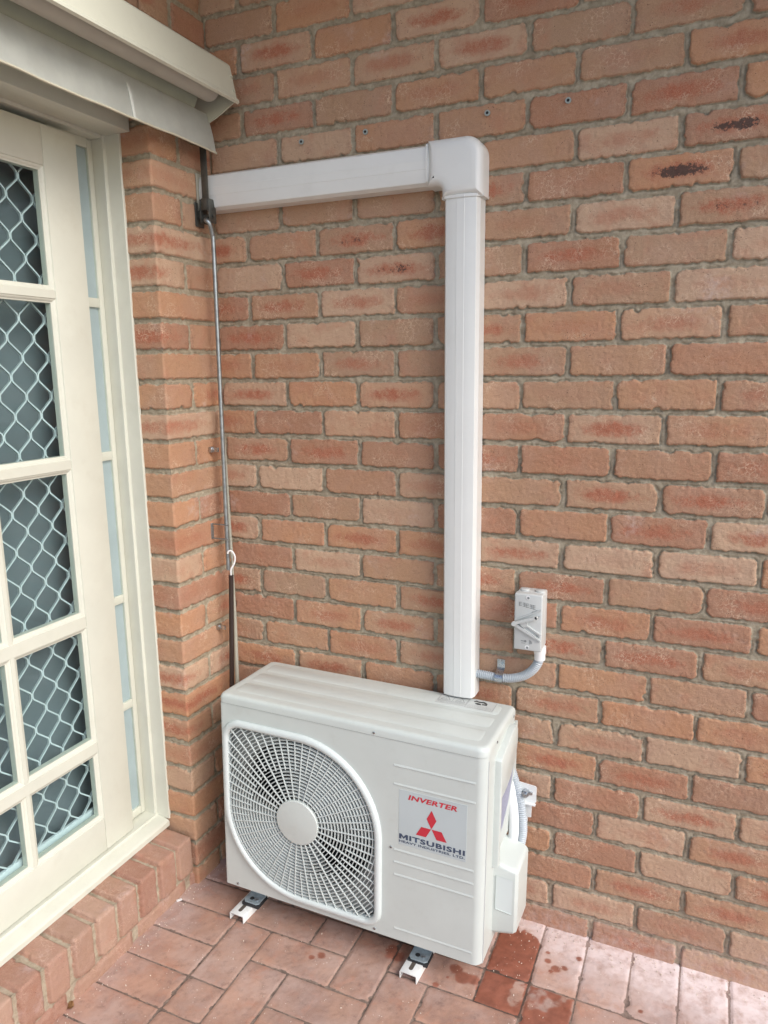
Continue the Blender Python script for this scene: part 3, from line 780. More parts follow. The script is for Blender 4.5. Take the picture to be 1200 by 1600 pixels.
for x_ in (.795, .823):
    bm = NB(); tube(bm, [Vector((x_, -.0145, .76)), Vector((x_, -.0145, .22))], .0115, 12); link('pipe', mesh(bm), M_INSUL, parent=dt, smooth=60)

# ---------------------------------------------------------------- wall plugs left in the brick
for i, (x, lab) in enumerate(((.320, "small grey wall plug nearest the awning, above the horizontal duct"), (.519, "grey wall plug above the middle of the horizontal duct"),
                 (.859, "grey wall plug just up and right of the duct elbow"), (1.060, "rightmost grey wall plug high on the brick wall"))):
    e = empty("wall_plug", (x, -.003, 2.270)); tag(e, lab, "wall plug", "wall plugs above the duct")
    bm = NB(); tube(bm, [Vector((x, -.002, 2.27)), Vector((x, -.0055, 2.27))], .0072, 14); link("collar", mesh(bm), M_PLUG, parent=e, smooth=40)
    bm = NB(); tube(bm, [Vector((x, -.004, 2.27)), Vector((x, -.0060, 2.27))], .0036, 10); link("hole", mesh(bm), M_PLUGH, parent=e, smooth=40)

# ---------------------------------------------------------------- text helper
def text_mesh(body, w, h, shear=0, bold=.0, space=1.0):
    cu = bpy.data.curves.new("t", 'FONT'); cu.body = body; cu.size = 1; cu.offset = bold; cu.space_character = space; cu.shear = shear; cu.resolution_u = 3
    ob = bpy.data.objects.new("t", cu); COL.objects.link(ob); bpy.context.view_layer.update()
    dg = bpy.context.evaluated_depsgraph_get(); me = bpy.data.meshes.new_from_object(ob.evaluated_get(dg)); bpy.data.objects.remove(ob); bpy.data.curves.remove(cu)
    n = len(me.vertices); co = np.zeros(n * 3); me.vertices.foreach_get('co', co); co = co.reshape(-1, 3)
    mn, mx = co.min(0), co.max(0)
    co[:, 0] = (co[:, 0] - mn[0]) / (mx[0] - mn[0]) * w; co[:, 1] = (co[:, 1] - mn[1]) / (mx[1] - mn[1]) * h; co[:, 2] = 0
    me.vertices.foreach_set('co', co.ravel()); me.update()
    return me
def front_text(name, body, x, z, w, h, y, mat, parent, world, **k):
    me = text_mesh(body, w, h, **k)
    me.transform(Matrix.Translation((x, y, z)) @ Matrix.Rotation(math.pi / 2, 4, 'X'))
    return link(name, me, mat, parent=parent, world=world)

# ---------------------------------------------------------------- isolator switch
iso = empty("isolator_switch", (1.01, -.035, .88)); tag(iso, "pale grey weatherproof isolator switch on the brick wall right of the duct", "switch")
bm = NB(); box(bm, (.9735, -.045, .886), (1.0470, -.001, 1.043), .004, 3); link("back_box", mesh(bm), M_ISO, parent=iso, smooth=40)
bm = NB(); box(bm, (.9725, -.0700, .885), (1.0480, -.0455, 1.044), .004, 3); cover = link("cover", mesh(bm), M_ISO, parent=iso, smooth=40)
for z in (1.0345, .8945):
    bm = NB(); tube(bm, [Vector((1.009, -.0695, z)), Vector((1.009, -.0708, z))], .0058, 18); s_ = link("screw_well", mesh(bm), M_WHITE, parent=cover, smooth=40)
    bm = NB(); tube(bm, [Vector((1.0105, -.0705, z - .0005)), Vector((1.0105, -.0714, z - .0005))], .0034, 12); link("screw_head", mesh(bm), M_ISOD, parent=cover, smooth=40)
bm = NB()
def bar(bm, a, b, w, y0, y1, taper=1.0, bev=.001):
    a = Vector(a); b = Vector(b); t = (b - a).normalized(); n = Vector((-t.y, t.x))
    pts = [a + n * w / 2, b + n * w / 2 * taper, b - n * w / 2 * taper, a - n * w / 2]
    prism(bm, [(p.x, p.y) for p in pts], 1, y0, y1)
# raised V shaped guard: slot arms for OFF and ON, lever lying between
bar(bm, (.976, .9690), (1.0460, 1.0050), .003, -.0738, -.0698); bar(bm, (.979, .9590), (1.0460, .9890), .0018, -.0726, -.0698)
bar(bm, (.9715, .9590), (1.0320, .9270), .0075, -.0765, -.0698); bar(bm, (1.001, .9610), (1.0460, .9350), .0035, -.0750, -.0698); bar(bm, (1.028, .9290), (1.0460, .9170), .0035, -.0750, -.0698)
link("switch_guard", mesh(bm), M_ISO, parent=iso, smooth=30)
bm = NB(); tube(bm, [Vector((1.001, -.070, .961)), Vector((1.001, -.0765, .961))], .0095, 24); bar(bm, (.9725, .9610), (1.0360, .9850), .0078, -.0835, -.0765)
tube(bm, [Vector((.9745, -.0765, .9605)), Vector((.9745, -.0840, .9605))], .0062, 16); tube(bm, [Vector((1.035, -.0765, .9845)), Vector((1.035, -.0835, .9845))], .0039, 14)
link("lever", mesh(bm), M_ISO, parent=iso, smooth=35)
lab = NB()
for i, (x, w) in enumerate(((.9860, .007), (.9955, .006), (1.004, .008), (1.0145, .006), (1.023, .007))):
    for (a, b, c, d) in ((0, 0, 1, .18), (0, .42, 1, .58), (0, .82, 1, 1), ((i % 2) * .8, 0, (i % 2) * .8 + .2, 1)):
        zb = 1.0165 - (x - .986) * .16
        box(lab, (x + a * w, -.0706, zb - .0065 + b * .011), (x + c * w, -.0699, zb - .0065 + d * .011))
link("embossed_mark", mesh(lab), M_GREYINK, parent=iso)
def rtext(name, body, x, z, w, h, ang, mat, y=-.0707):
    me = text_mesh(body, w, h, bold=.01)
    me.transform(Matrix.Translation((x, y, z)) @ Matrix.Rotation(-ang, 4, 'Y') @ Matrix.Rotation(math.pi / 2, 4, 'X')); link(name, me, mat, parent=iso)
rtext("off_mark", "OFF", 1.022, .9905, .018, .0065, rad(25), M_ISOD); rtext("on_mark", "I ON", 1.026, .9320, .016, .0055, rad(-30), M_ISOD, -.0712)
bm = NB(); tube(bm, [Vector((1.0045, -.0700, .9115)), Vector((1.0045, -.0706, .9115))], .0035, 14); box(bm, (.9925, -.0706, .9105), (1.0015, -.0700, .9128)); box(bm, (.9935, -.0706, .9050), (1.0050, -.0700, .9060))
for k_ in range(3): box(bm, (1.0155 + .003 * k_, -.0706, .904 + .001 * k_), (1.017 + .003 * k_, -.0700, .916 - .0015 * k_))
link("padlock_symbol", mesh(bm), M_ISOD, parent=iso)
for x in (.991, 1.033):
    bm = NB(); tube(bm, [Vector((x, -.030, 1.0425)), Vector((x, -.030, 1.0465)), Vector((x, -.030, 1.0475))], [.0125, .0125, .0110], 20); link("knockout_plug", mesh(bm), M_ISO, parent=iso, smooth=40)
bm = NB(); tube(bm, [Vector((1.0365, -.028, .8870)), Vector((1.0365, -.028, .868)), Vector((1.0365, -.028, .862)), Vector((1.0365, -.028, .848))], [.0165, .0165, .0150, .0150], 24)
link("conduit_adaptor", mesh(bm), M_WHITE, parent=iso, smooth=40)
# flexible conduit from the duct to the isolator
bm = NB(); corrugated(bm, [(.846, -.022, .7755), (.880, -.022, .7745), (.92, -.022, .7735), (.955, -.022, .7770), (.990, -.024, .7900), (1.016, -.026, .8120), (1.0315, -.028, .8370), (1.0365, -.028, .8560)], .0131, .0056, .0019, 18)
tag(link("flexible_conduit", mesh(bm), M_CONDUIT, origin=(.94, -.02, .76), smooth=70), "short grey corrugated conduit curving from the duct up to the isolator switch", "conduit")
cl = empty("conduit_saddle", (.925, -.02, .80)); tag(cl, "zinc saddle clip screwed to the brick holding the short corrugated conduit", "clip")
bm = NB()
pts = [(-.006, .8225), (-.006, .797)]
for t in np.linspace(math.pi / 2 - .3, -math.pi * .62, 16): pts.append((-.022 - .0142 * math.cos(t), .7735 + .0142 * math.sin(t)))
P = [Vector((.922, y, z)) for y, z in pts]
for a, b in zip(P[:-1], P[1:]):
    vs_ = [bm.verts.new((.9115, a.y, a.z)), bm.verts.new((.9335, a.y, a.z)), bm.verts.new((.9335, b.y, b.z)), bm.verts.new((.9115, b.y, b.z))]; bm.faces.new(vs_)
bmesh.ops.remove_doubles(bm, verts=bm.verts, dist=1e-5); bmesh.ops.solidify(bm, geom=list(bm.faces), thickness=.0012)
link("strap", mesh(bm), M_ZINC, parent=cl, smooth=40)
bm = NB(); disc(bm, (.927, -.0060, .8125), (0, -1, 0), .0042, .0045, 6); link("screw", mesh(bm), M_FOOT, parent=cl, smooth=40)

# ---------------------------------------------------------------- outdoor unit
UW, UH, UD = .815, .621, .283
rv = Vector((-.0218, .0100, -.0042)); q = Matrix.Rotation(rv.length, 3, rv.normalized()).to_quaternion()
unit = empty("air_conditioner_unit", (.1565, -.3239, .100), q); unit.scale = (.9945, 1.0, .9930)
tag(unit, "off-white outdoor air conditioner unit with round fan guard and red and blue lettering", "air conditioner")
def U(name, bm_or_me, mat, parent=None, smooth=None):
    me = bm_or_me if isinstance(bm_or_me, bpy.types.Mesh) else mesh(bm_or_me)
    return link(name, me, mat, parent=parent or unit, world=False, smooth=smooth)
def planpath(x0, x1, y0, y1, rf_l, rf_r, rb=.012, n=8):
    """counter-clockwise from front-left arc end"""
    P = []
    def arc(cx_, cy_, r, a0, a1):
        for k in range(n + 1):
            a = a0 + (a1 - a0) * k / n; P.append((cx_ + r * math.cos(a), cy_ + r * math.sin(a)))
    arc(x0 + rf_l, y0 + rf_l, rf_l, math.pi, 1.5 * math.pi); arc(x1 - rf_r, y0 + rf_r, rf_r, 1.5 * math.pi, 2 * math.pi)
    arc(x1 - rb, y1 - rb, rb, 0, .5 * math.pi); arc(x0 + rb, y1 - rb, rb, .5 * math.pi, math.pi)
    return P
# leaf-shaped guard outline: corner radii tl, tr, br, bl
def leafpts(x0, x1, z0, z1, tl, tr, br, bl, n=20):
    P = []
    for (cx_, cz_, r, a0) in ((x0 + bl, z0 + bl, bl, math.pi), (x1 - br, z0 + br, br, 1.5 * math.pi), (x1 - tr, z1 - tr, tr, 0), (x0 + tl, z1 - tl, tl, .5 * math.pi)):
        for k in range(n + 1):
            a = a0 + math.pi / 2 * k / n; P.append((cx_ + r * math.cos(a), cz_ + r * math.sin(a)))
    return P
GO = dict(x0=.009, x1=.5275, z0=.0175, z1=.5480)
def leafoff(d, n=20): return leafpts(GO['x0'] + d, GO['x1'] - d, GO['z0'] + d, GO['z1'] - d, .060 - d * .8, .262 - d, .050 - d * .8, .262 - d, n)
ZS = .5925     # seam below the lid
bm = NB()
PL = planpath(0, UW, 0, UD, .0085, .026)
lo_ = [bm.verts.new((x, y, .0)) for x, y in PL]; hi_ = [bm.verts.new((x, y, ZS)) for x, y in PL]
n = len(PL); fi = 8
for i in range(n):
    if i == fi: continue
    bm.faces.new((lo_[i], lo_[(i + 1) % n], hi_[(i + 1) % n], hi_[i]))
bm.faces.new(lo_[::-1])
# front sheet with the guard opening
loop = [bm.verts.new((x, 0, z)) for x, z in leafoff(.006)]
edges = [bm.edges.new((loop[i], loop[(i + 1) % len(loop)])) for i in range(len(loop))]
oe = [(lo_[fi], lo_[fi + 1]), (lo_[fi + 1], hi_[fi + 1]), (hi_[fi + 1], hi_[fi]), (hi_[fi], lo_[fi])]
for a, b in oe:
    e = bm.edges.get((a, b)) or bm.edges.new((a, b)); edges.append(e)
bmesh.ops.triangle_fill(bm, use_beauty=True, use_dissolve=False, edges=edges, normal=(0, -1, 0))
U("cabinet", bm, M_CAB, smooth=30)
for (z, ya, yb) in ((.522, .561, .787), (.468, .562, .788), (.275, .563, .788), (.238, .563, .788), (.200, .564, .789), (.035, .566, .789)):
    bm = NB(); c0 = [(-.0000, z + .0042), (-.0016, z - .0004), (-.0016, z - .0016), (-.0000, z - .0030)]
    A = [bm.verts.new((ya, y, zz)) for y, zz in c0]; B = [bm.verts.new((yb, y, zz)) for y, zz in c0]
    for i in range(3): bm.faces.new((A[i], A[i + 1], B[i + 1], B[i]))
    bm.faces.new(A); bm.faces.new(B)
    U("pressed_rib", bm, M_CAB)
# lid
def lidring(bm, d, z): return [bm.verts.new((x, y, z)) for x, y in planpath(-.0015 + d, UW + .0015 - d, -.0015 + d, UD + .001 - d, max(.010 - d * .3, .002) + .006, .028, .014)]
bm = NB(); R0 = [lidring(bm, d, z) for d, z in ((.003, ZS + .0012), (0, ZS + .0012), (0, .609), (.0014, .6140), (.0045, .6185), (.009, .6205), (.014, UH))]
for a, b in zip(R0[:-1], R0[1:]):
    for i in range(len(a)): bm.faces.new((a[i], a[(i + 1) % len(a)], b[(i + 1) % len(a)], b[i]))
bm.faces.new(R0[-1]); bm.faces.new(R0[0][::-1])
lid = U("lid", bm, M_CAB, smooth=35)
bm = NB()
for (y0_, y1_) in ((.034, .098), (.116, .180), (.197, .256)):
    rr = []
    for d, z in ((0, UH), (.0035, UH + .0016)):
        rr.append([bm.verts.new((x, y, z)) for x, y in planpath(.030 + d, .784 - d, y0_ + d, y1_ - d, .012, .012, .012, 4)])
    for i in range(len(rr[0])): bm.faces.new((rr[0][i], rr[0][(i + 1) % len(rr[0])], rr[1][(i + 1) % len(rr[0])], rr[1][i]))
    bm.faces.new(rr[1])
U("raised_panels", bm, M_CAB, parent=lid, smooth=50)
# dark shadow gap under lid
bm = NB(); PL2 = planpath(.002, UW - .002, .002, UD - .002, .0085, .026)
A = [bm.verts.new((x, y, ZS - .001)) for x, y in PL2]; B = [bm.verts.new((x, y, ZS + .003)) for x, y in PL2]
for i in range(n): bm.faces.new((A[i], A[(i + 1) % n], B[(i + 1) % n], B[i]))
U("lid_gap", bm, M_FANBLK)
def screw(p, ax):
    bm = NB(); p = Vector(p); ax = Vector(ax); tube(bm, [p, p + ax * .0016, p + ax * .0024], [.0040, .0040, .0028], 14)
    a = ax.orthogonal().normalized(); b = ax.cross(a)
    s_ = U("screw", bm, M_ZINC, smooth=40)
    bm = NB()
    for d in (a, b):
        e = ax.cross(d); c = p + ax * .0026
        vs_ = [bm.verts.new(c + d * .0026 * s1 + e * .0005 * s2) for s1, s2 in ((1, 1), (1, -1), (-1, -1), (-1, 1))]; bm.faces.new(vs_)
    U("screw_recess", bm, M_BLACKINK, parent=s_)
for p in ((.502, -.0005, .6015), (.046, 0, .010), (.506, 0, .012), (.554, 0, .279)): screw(p, (0, -1, 0))
for p in ((UW + .0012, .083, .603), (UW + .0012, .252, .601)): screw(p, (1, 0, 0))
# guard
HC = (.2665, .2805); HR = .068
guard = empty("fan_guard", (0, 0, 0)); guard.parent = unit
bm = NB(); rr = []
for d, y in ((0, .002), (.0008, -.004), (.0030, -.0085), (.0065, -.0110), (.0125, -.0118), (.0175, -.0105), (.0200, -.0070), (.0205, .012)):
    rr.append([bm.verts.new((x, y, z)) for x, z in leafoff(d)])
for a, b in zip(rr[:-1], rr[1:]):
    for i in range(len(a)): bm.faces.new((a[i], a[(i + 1) % len(a)], b[(i + 1) % len(a)], b[i]))
U("guard_frame", bm, M_GRILLE, parent=guard, smooth=50)
inner = leafoff(.0205, 10)
def inside(x, z):
    c = False; n = len(inner); j = n - 1
    for i in range(n):
        xi_, zi_ = inner[i]; xj, zj = inner[j]
        if (zi_ > z) != (zj > z) and x < (xj - xi_) * (z - zi_) / (zj - zi_) + xi_: c = not c
        j = i
    return c
def gy(r): return -.0125 + .0075 * min(1, (r / .26) ** 2)
bm = NB()
def seg(bm, p, q_, w, dep, dy=0):
    """flat wire between two (x,z,r) points"""
    a = Vector((p[0], p[1])); b = Vector((q_[0], q_[1])); t = (b - a)
    if t.length < 1e-6: return
    t.normalize(); nn = Vector((-t.y, t.x)) * w / 2
    ya, yb = gy(p[2]) + dy, gy(q_[2]) + dy
    def v(c, y): return bm.verts.new((c.x, y, c.y))
    f = [v(a + nn, ya), v(a - nn, ya), v(b - nn, yb), v(b + nn, yb)]; k = [v(a + nn, ya + dep), v(a - nn, ya + dep), v(b - nn, yb + dep), v(b + nn, yb + dep)]
    bm.faces.new(f); bm.faces.new((f[0], f[3], k[3], k[0])); bm.faces.new((f[1], k[1], k[2], f[2]))
r = HR + .0105
while r < .345:
    N = 120 if r < .2 else 180
    prev = None
    for k in range(N + 1):
        a = 2 * math.pi * k / N; x = HC[0] + r * math.cos(a); z = HC[1] + r * math.sin(a)
        cur = (x, z, r) if inside(x, z) else None
        if prev and cur: seg(bm, prev, cur, .0021, .0090, .0008)
        prev = cur
    r += .0104
for k in range(60):
    a = 2 * math.pi * (k + .35) / 60; r0 = HR - .002 if k % 2 == 0 else (.1575 if (k // 2) % 5 else .1687)
    r1 = r0
    while inside(HC[0] + (r1 + .002) * math.cos(a), HC[1] + (r1 + .002) * math.sin(a)) and r1 < .40: r1 += .002
    r1 += .003; m_ = 8
    for i in range(m_):
        ra, rb_ = r0 + (r1 - r0) * i / m_, r0 + (r1 - r0) * (i + 1) / m_
        seg(bm, (HC[0] + ra * math.cos(a), HC[1] + ra * math.sin(a), ra), (HC[0] + rb_ * math.cos(a), HC[1] + rb_ * math.sin(a), rb_), .0022 if k % 2 == 0 else .0018, .0045, 0)
U("grille", bm, M_GRILLE, parent=guard)
bm = NB(); tube(bm, [Vector((HC[0], y, HC[1])) for y in (-.004, -.0135, -.0155, -.0160)], [HR, HR, HR - .0015, HR - .004], 64); U("hub_cap", bm, M_CAB, parent=guard, smooth=35)
# inside: plate with round opening, shroud, fan, coil
bm = NB(); loop = [bm.verts.new((x, .022, z)) for x, z in leafoff(-.004)]; FR = .232
circ = [bm.verts.new((HC[0] + FR * math.cos(2 * math.pi * k / 72), .022, HC[1] + FR * math.sin(2 * math.pi * k / 72))) for k in range(72)]
ed = [bm.edges.new((loop[i], loop[(i + 1) % len(loop)])) for i in range(len(loop))] + [bm.edges.new((circ[i], circ[(i + 1) % 72])) for i in range(72)]
bmesh.ops.triangle_fill(bm, use_beauty=True, use_dissolve=False, edges=ed, normal=(0, -1, 0))
b2 = [bm.verts.new((HC[0] + (FR - .006) * math.cos(2 * math.pi * k / 72), .030, HC[1] + (FR - .006) * math.sin(2 * math.pi * k / 72))) for k in range(72)]
b3 = [bm.verts.new((v.co.x, .090, v.co.z)) for v in b2]
for i in range(72):
    j = (i + 1) % 72; bm.faces.new((circ[i], circ[j], b2[j], b2[i])); bm.faces.new((b2[i], b2[j], b3[j], b3[i]))
U("fan_shroud", bm, M_FANPLATE, smooth=40)
bm = NB(); box(bm, (.012, .20, .01), (.53, .204, .585)); box(bm, (.530, .024, .01), (.534, .20, .585)); box(bm, (.008, .024, .01), (.011, .2, .585))
U("coil_housing", bm, M_FANBLK)
fan = empty("fan", (0, 0, 0)); fan.parent = unit
bm = NB(); tube(bm, [Vector((HC[0], y, HC[1])) for y in (.035, .04, .11)], [.045, .052, .052], 32); U("fan_hub", bm, M_FANBLADE, parent=fan, smooth=40)
for a0 in (58, 238):
    bm = NB(); NR, NA = 8, 18; grid = []
    for i in range(NR + 1):
        r = .048 + (.216 - .048) * i / NR; row = []
        for j in range(NA + 1):
            t = j / NA; span = 62 + 46 * i / NR; a = rad(a0 - 12 * i / NR + (t - .5) * span)
            y = .046 + .052 * t + .004 * math.sin(t * math.pi) * 2
            row.append(bm.verts.new((HC[0] + r * math.cos(a), y, HC[1] + r * math.sin(a))))
        grid.append(row)
    for i in range(NR):
        for j in range(NA): bm.faces.new((grid[i][j], grid[i + 1][j], grid[i + 1][j + 1], grid[i][j + 1]))
    bmesh.ops.solidify(bm, geom=list(bm.faces), thickness=.0025)
    U("fan_blade", bm, M_FANBLADE, parent=fan, smooth=50)
# badge
badge = None
bm = NB(); box(bm, (.577, -.0006, .2955), (.7665, .001, .4565)); badge = U("badge", bm, M_FILM)
def ut(name, body, x, z, w, h, mat, y, **k):
    me = text_mesh(body, w, h, **k); me.transform(Matrix.Translation((x, y, z)) @ Matrix.Rotation(math.pi / 2, 4, 'X')); return U(name, me, mat, parent=badge)
ut("lettering", "INVERTER", .603, .4320, .137, .0145, M_RED, -.0011, shear=.2, bold=.034, space=1.06)
ut("lettering", "ITSUBISHI", .6080, .3125, .1555, .0150, M_NAVY, -.0011, bold=.036, space=1.12)
bm = NB(); mw, mh, mz, mx_ = .0255, .0150, .3125, .5785
for pts in ([(0, 0), (.25, 0), (.25, 1), (0, 1)], [(.75, 0), (1, 0), (1, 1), (.75, 1)], [(.2501, 1), (.2501, .55), (.4999, .08), (.4999, .50)], [(.7499, 1), (.7499, .55), (.5, .08), (.5, .50)]):
    bm.faces.new([bm.verts.new((mx_ + a * mw, -.0011, mz + b * mh)) for a, b in pts])
U("lettering", bm, M_NAVY, parent=badge)
ut("lettering", "HEAVY INDUSTRIES, LTD.", .5785, .3010, .185, .0082, M_NAVY, -.0011, bold=.022, space=1.06)
for pts in ([(.670, .417), (.6838, .390), (.670, .3632), (.6562, .390)], [(.6693, .3628), (.6415, .3628), (.6265, .3362), (.6550, .3362)], [(.6707, .3628), (.6985, .3628), (.7135, .3362), (.6850, .3362)]):
    bm = NB(); bm.faces.new([bm.verts.new((x, -.0011, z)) for x, z in pts]); U("diamond", bm, M_RED, parent=badge)
# caution sticker on the lid
TZ = UH + .0021
bm = NB(); box(bm, (.597, .205, UH + .0005), (.768, .270, UH + .0019)); st = U("caution_sticker", bm, plain("clear_sticker", (.57, .60, .58), .3, var=.02))
def tl(bm, a, b, w=.0007):
    a = Vector(a); b = Vector(b); t = (b - a).normalized(); nn = Vector((-t.y, t.x)) * w
    bm.faces.new([bm.verts.new((p.x, p.y, TZ)) for p in (a + nn, b + nn, b - nn, a - nn)])
bm = NB()
def poly(bm, P, w=.0007):
    for a, b in zip(P, P[1:] + P[:1]): tl(bm, a, b, w)
poly(bm, [(.600, .222), (.684, .222), (.684, .265), (.600, .265)]); tl(bm, (.642, .222), (.642, .265))
poly(bm, [(.686, .208), (.765, .208), (.765, .266), (.686, .266)], .0005)
for cx_ in (.621, .664): poly(bm, [(cx_ - .014, .232), (cx_ + .014, .232), (cx_, .257)], .0011); tl(bm, (cx_ - .005, .236), (cx_ + .005, .236), .001); tl(bm, (cx_, .239), (cx_, .248), .001)
for yy, a, b in ((.228, .602, .640), (.225, .602, .640), (.228, .645, .681), (.225, .645, .681), (.216, .604, .684), (.212, .612, .680), (.222, .69, .76), (.216, .69, .76), (.212, .692, .750), (.228, .692, .755)):
    x = a
    while x < b: 
        L = random.uniform(.002, .006); tl(bm, (x, yy), (min(x + L, b), yy), .0006); x += L + .0015
U("print", bm, M_GREYINK, parent=st)
bm = NB()
bm.faces.new([bm.verts.new((x, y, TZ + .0002)) for x, y in ((.699, .252), (.706, .262), (.712, .258), (.730, .260), (.742, .250), (.738, .246), (.729, .252), (.716, .250), (.708, .253), (.704, .249))])
bm.faces.new([bm.verts.new((x, y, TZ + .0002)) for x, y in ((.706, .243), (.712, .247), (.722, .245), (.726, .237), (.716, .235), (.709, .238))])
bm.faces.new([bm.verts.new((x, y, TZ + .0002)) for x, y in ((.726, .245), (.741, .246), (.742, .240), (.728, .238))])
U("hand_symbol", bm, M_BLACKINK, parent=st)
# side: grip, label, pipe cover
XG = UW + .0178
bm = NB()
outl = [(.078, .245), (.078, .552), (.084, .560), (.205, .592), (.232, .588), (.246, .574), (.250, .548)]
arc_ = [(.250 - .155 * (1 - math.cos(t)), .548 - .108 * math.sin(t)) for t in [math.pi / 2 * k / 10 for k in range(1, 11)]]
outl += arc_ + [(.095, .245)]
rr = []
area = sum(a[0] * b[1] - b[0] * a[1] for a, b in zip(outl, outl[1:] + outl[:1])); sg2 = 1 if area > 0 else -1
for d, x in ((0, UW - .001), (0, XG - .005), (.0015, XG - .0015), (.0045, XG)):
    pts = inset(outl, sg2 * d) if d else outl
    rr.append([bm.verts.new((x, y, z)) for y, z in pts])
for a, b in zip(rr[:-1], rr[1:]):
    for i in range(len(a)): bm.faces.new((a[i], a[(i + 1) % len(a)], b[(i + 1) % len(a)], b[i]))
bm.faces.new(rr[-1]); U("side_grip", bm, M_CAB, smooth=30)
bm = NB(); lb = [(.096, .300), (.096, .450), (.160, .470), (.232, .520), (.250, .545), (.262, .54), (.262, .46), (.250, .41), (.215, .355), (.16, .312)]
prism(bm, lb, 0, UW + .0004, UW + .0042); U("wiring_label", bm, M_LABELBLUE)
bm = NB(); prism(bm, [(.096, .27), (.096, .303), (.16, .318), (.215, .362), (.250, .415), (.264, .46), (.264, .575), (.286, .575), (.286, .33), (.24, .27)], 0, UW - .001, UW + .0062); U("side_panel", bm, M_CAB, smooth=20)
# pipe cover
bm = NB()
def ringc(d, z, tp=0): return [(UW - .001, .100 + d), (UW + .058 - d, .108 + d), (UW + .0655 - d, .117 + d), (UW + .0655 - d, .222), (UW - .001, .222)]
lev = [(.010, .024), (.002, .032), (0, .040), (0, .225), (.0015, .231), (.006, .2365), (.012, .239)]
rr = []
for d, z in lev:
    r_ = []
    for (x, y) in ringc(d, z):
        zz = z + (0 if z > .2 and y < .13 else (.006 if z > .2 else 0)) - (x - UW) * (.14 if z > .2 else -.10) + (.010 if z > .2 and x < UW + .02 else 0)
        r_.append(bm.verts.new((x, y, zz)))
    rr.append(r_)
for a, b in zip(rr[:-1], rr[1:]):
    for i in range(len(a)): bm.faces.new((a[i], a[(i + 1) % len(a)], b[(i + 1) % len(a)], b[i]))
bm.faces.new(rr[-1]); bm.faces.new(rr[0][::-1])
pc = U("pipe_cover", bm, M_CAB, smooth=32)
bm = NB()
A = [(UW + .0080, .1005, .207), (UW + .0520, .1062, .200), (UW + .0520, .1062, .098), (UW + .0080, .1005, .107)]
def q4(a, b, w0=.0030):
    a = Vector(a); b = Vector(b); d = Vector((0, -.0022, 0)); t = (b - a).normalized(); up = t.cross(Vector((0, 1, 0))).normalized() * w0
    v = [bm.verts.new(p) for p in (a, b, b + d, a + d, a + up, b + up)]
    bm.faces.new((v[3], v[2], v[5], v[4])); bm.faces.new((v[0], v[1], v[2], v[3]))
for a, b in ((A[3], A[0]), (A[2], A[3])): q4(a, b)
U("knockout_rim", bm, M_CAB, parent=pc)
bm = NB(); bm.faces.new([bm.verts.new((p[0], p[1] - .0006, p[2])) for p in A]); U("knockout_plate", bm, M_GRILLE, parent=pc)
bm = NB(); box(bm, (UW - .02, .018, -.001), (UW + .0008, .020, .58)); U("panel_joint", bm, M_ISO)
# feet: folded steel plate, hole and bolt, rubber pad
for fx in (.0760, .6290):
    for fy, s in ((.0190, 1), (.268, -1)):
        ft = empty("mounting_foot", (fx, fy, 0)); ft.parent = unit
        bm = NB(); c = .007
        prism(bm, [(-.027 + c, 0), (.027 - c, 0), (.027, c), (.027, .060), (-.027, .060), (-.027, c)] if s == 1 else [(-.027, -.060), (.027, -.060), (.027, -c), (.027 - c, 0), (-.027 + c, 0), (-.027, -c)], 2, -.0635, -.0600)
        box(bm, (-.027, .044 if s == 1 else -.060, -.0600), (.027, .060 if s == 1 else -.044, -.001))
        U("foot_plate", bm, M_FOOT, parent=ft, smooth=30)
        bm = NB(); cy_ = .018 * s
        tube(bm, [Vector((-.006, cy_, -.0601)), Vector((-.006, cy_, -.0594))], .0070, 16); U("foot_hole", bm, M_RUBBER, parent=ft)
        bm = NB(); tube(bm, [Vector((.011, cy_, -.0601)), Vector((.011, cy_, -.0568)), Vector((.011, cy_, -.0558))], [.0068, .0068, .005], 14); tube(bm, [Vector((.011, cy_, -.0558)), Vector((.011, cy_, -.054))], .003, 8)
        U("foot_bolt", bm, M_ZINC, parent=ft, smooth=40)
        bm = NB(); box(bm, (-.030, -.003 if s == 1 else -.050, -.0745), (.030, .050 if s == 1 else .003, -.0637), .002); U("rubber_pad", bm, M_RUBBER, parent=ft, smooth=40)
# service valve bracket at the rear right
vb = empty("valve_bracket", (0, 0, 0)); vb.parent = unit
bm = NB()
prism(bm, [(.800, .405), (.884, .398), (.888, .394), (.888, .350), (.884, .345), (.876, .345), (.876, .300), (.866, .298), (.866, .285), (.800, .290)], 1, .262, .2645)
box(bm, (.84, .250, .343), (.888, .2617, .3455)); U("bracket_plate", bm, M_RAIL, parent=vb, smooth=30)
bm = NB(); tube(bm, [Vector((.860, .262, .376)), Vector((.860, .246, .376))], .0105, 6); tube(bm, [Vector((.860, .246, .376)), Vector((.860, .238, .376))], .006, 12); tube(bm, [Vector((.874, .262, .376)), Vector((.874, .255, .376))], .005, 6)
U("flare_nut", bm, M_ZINC, parent=vb, smooth=30)

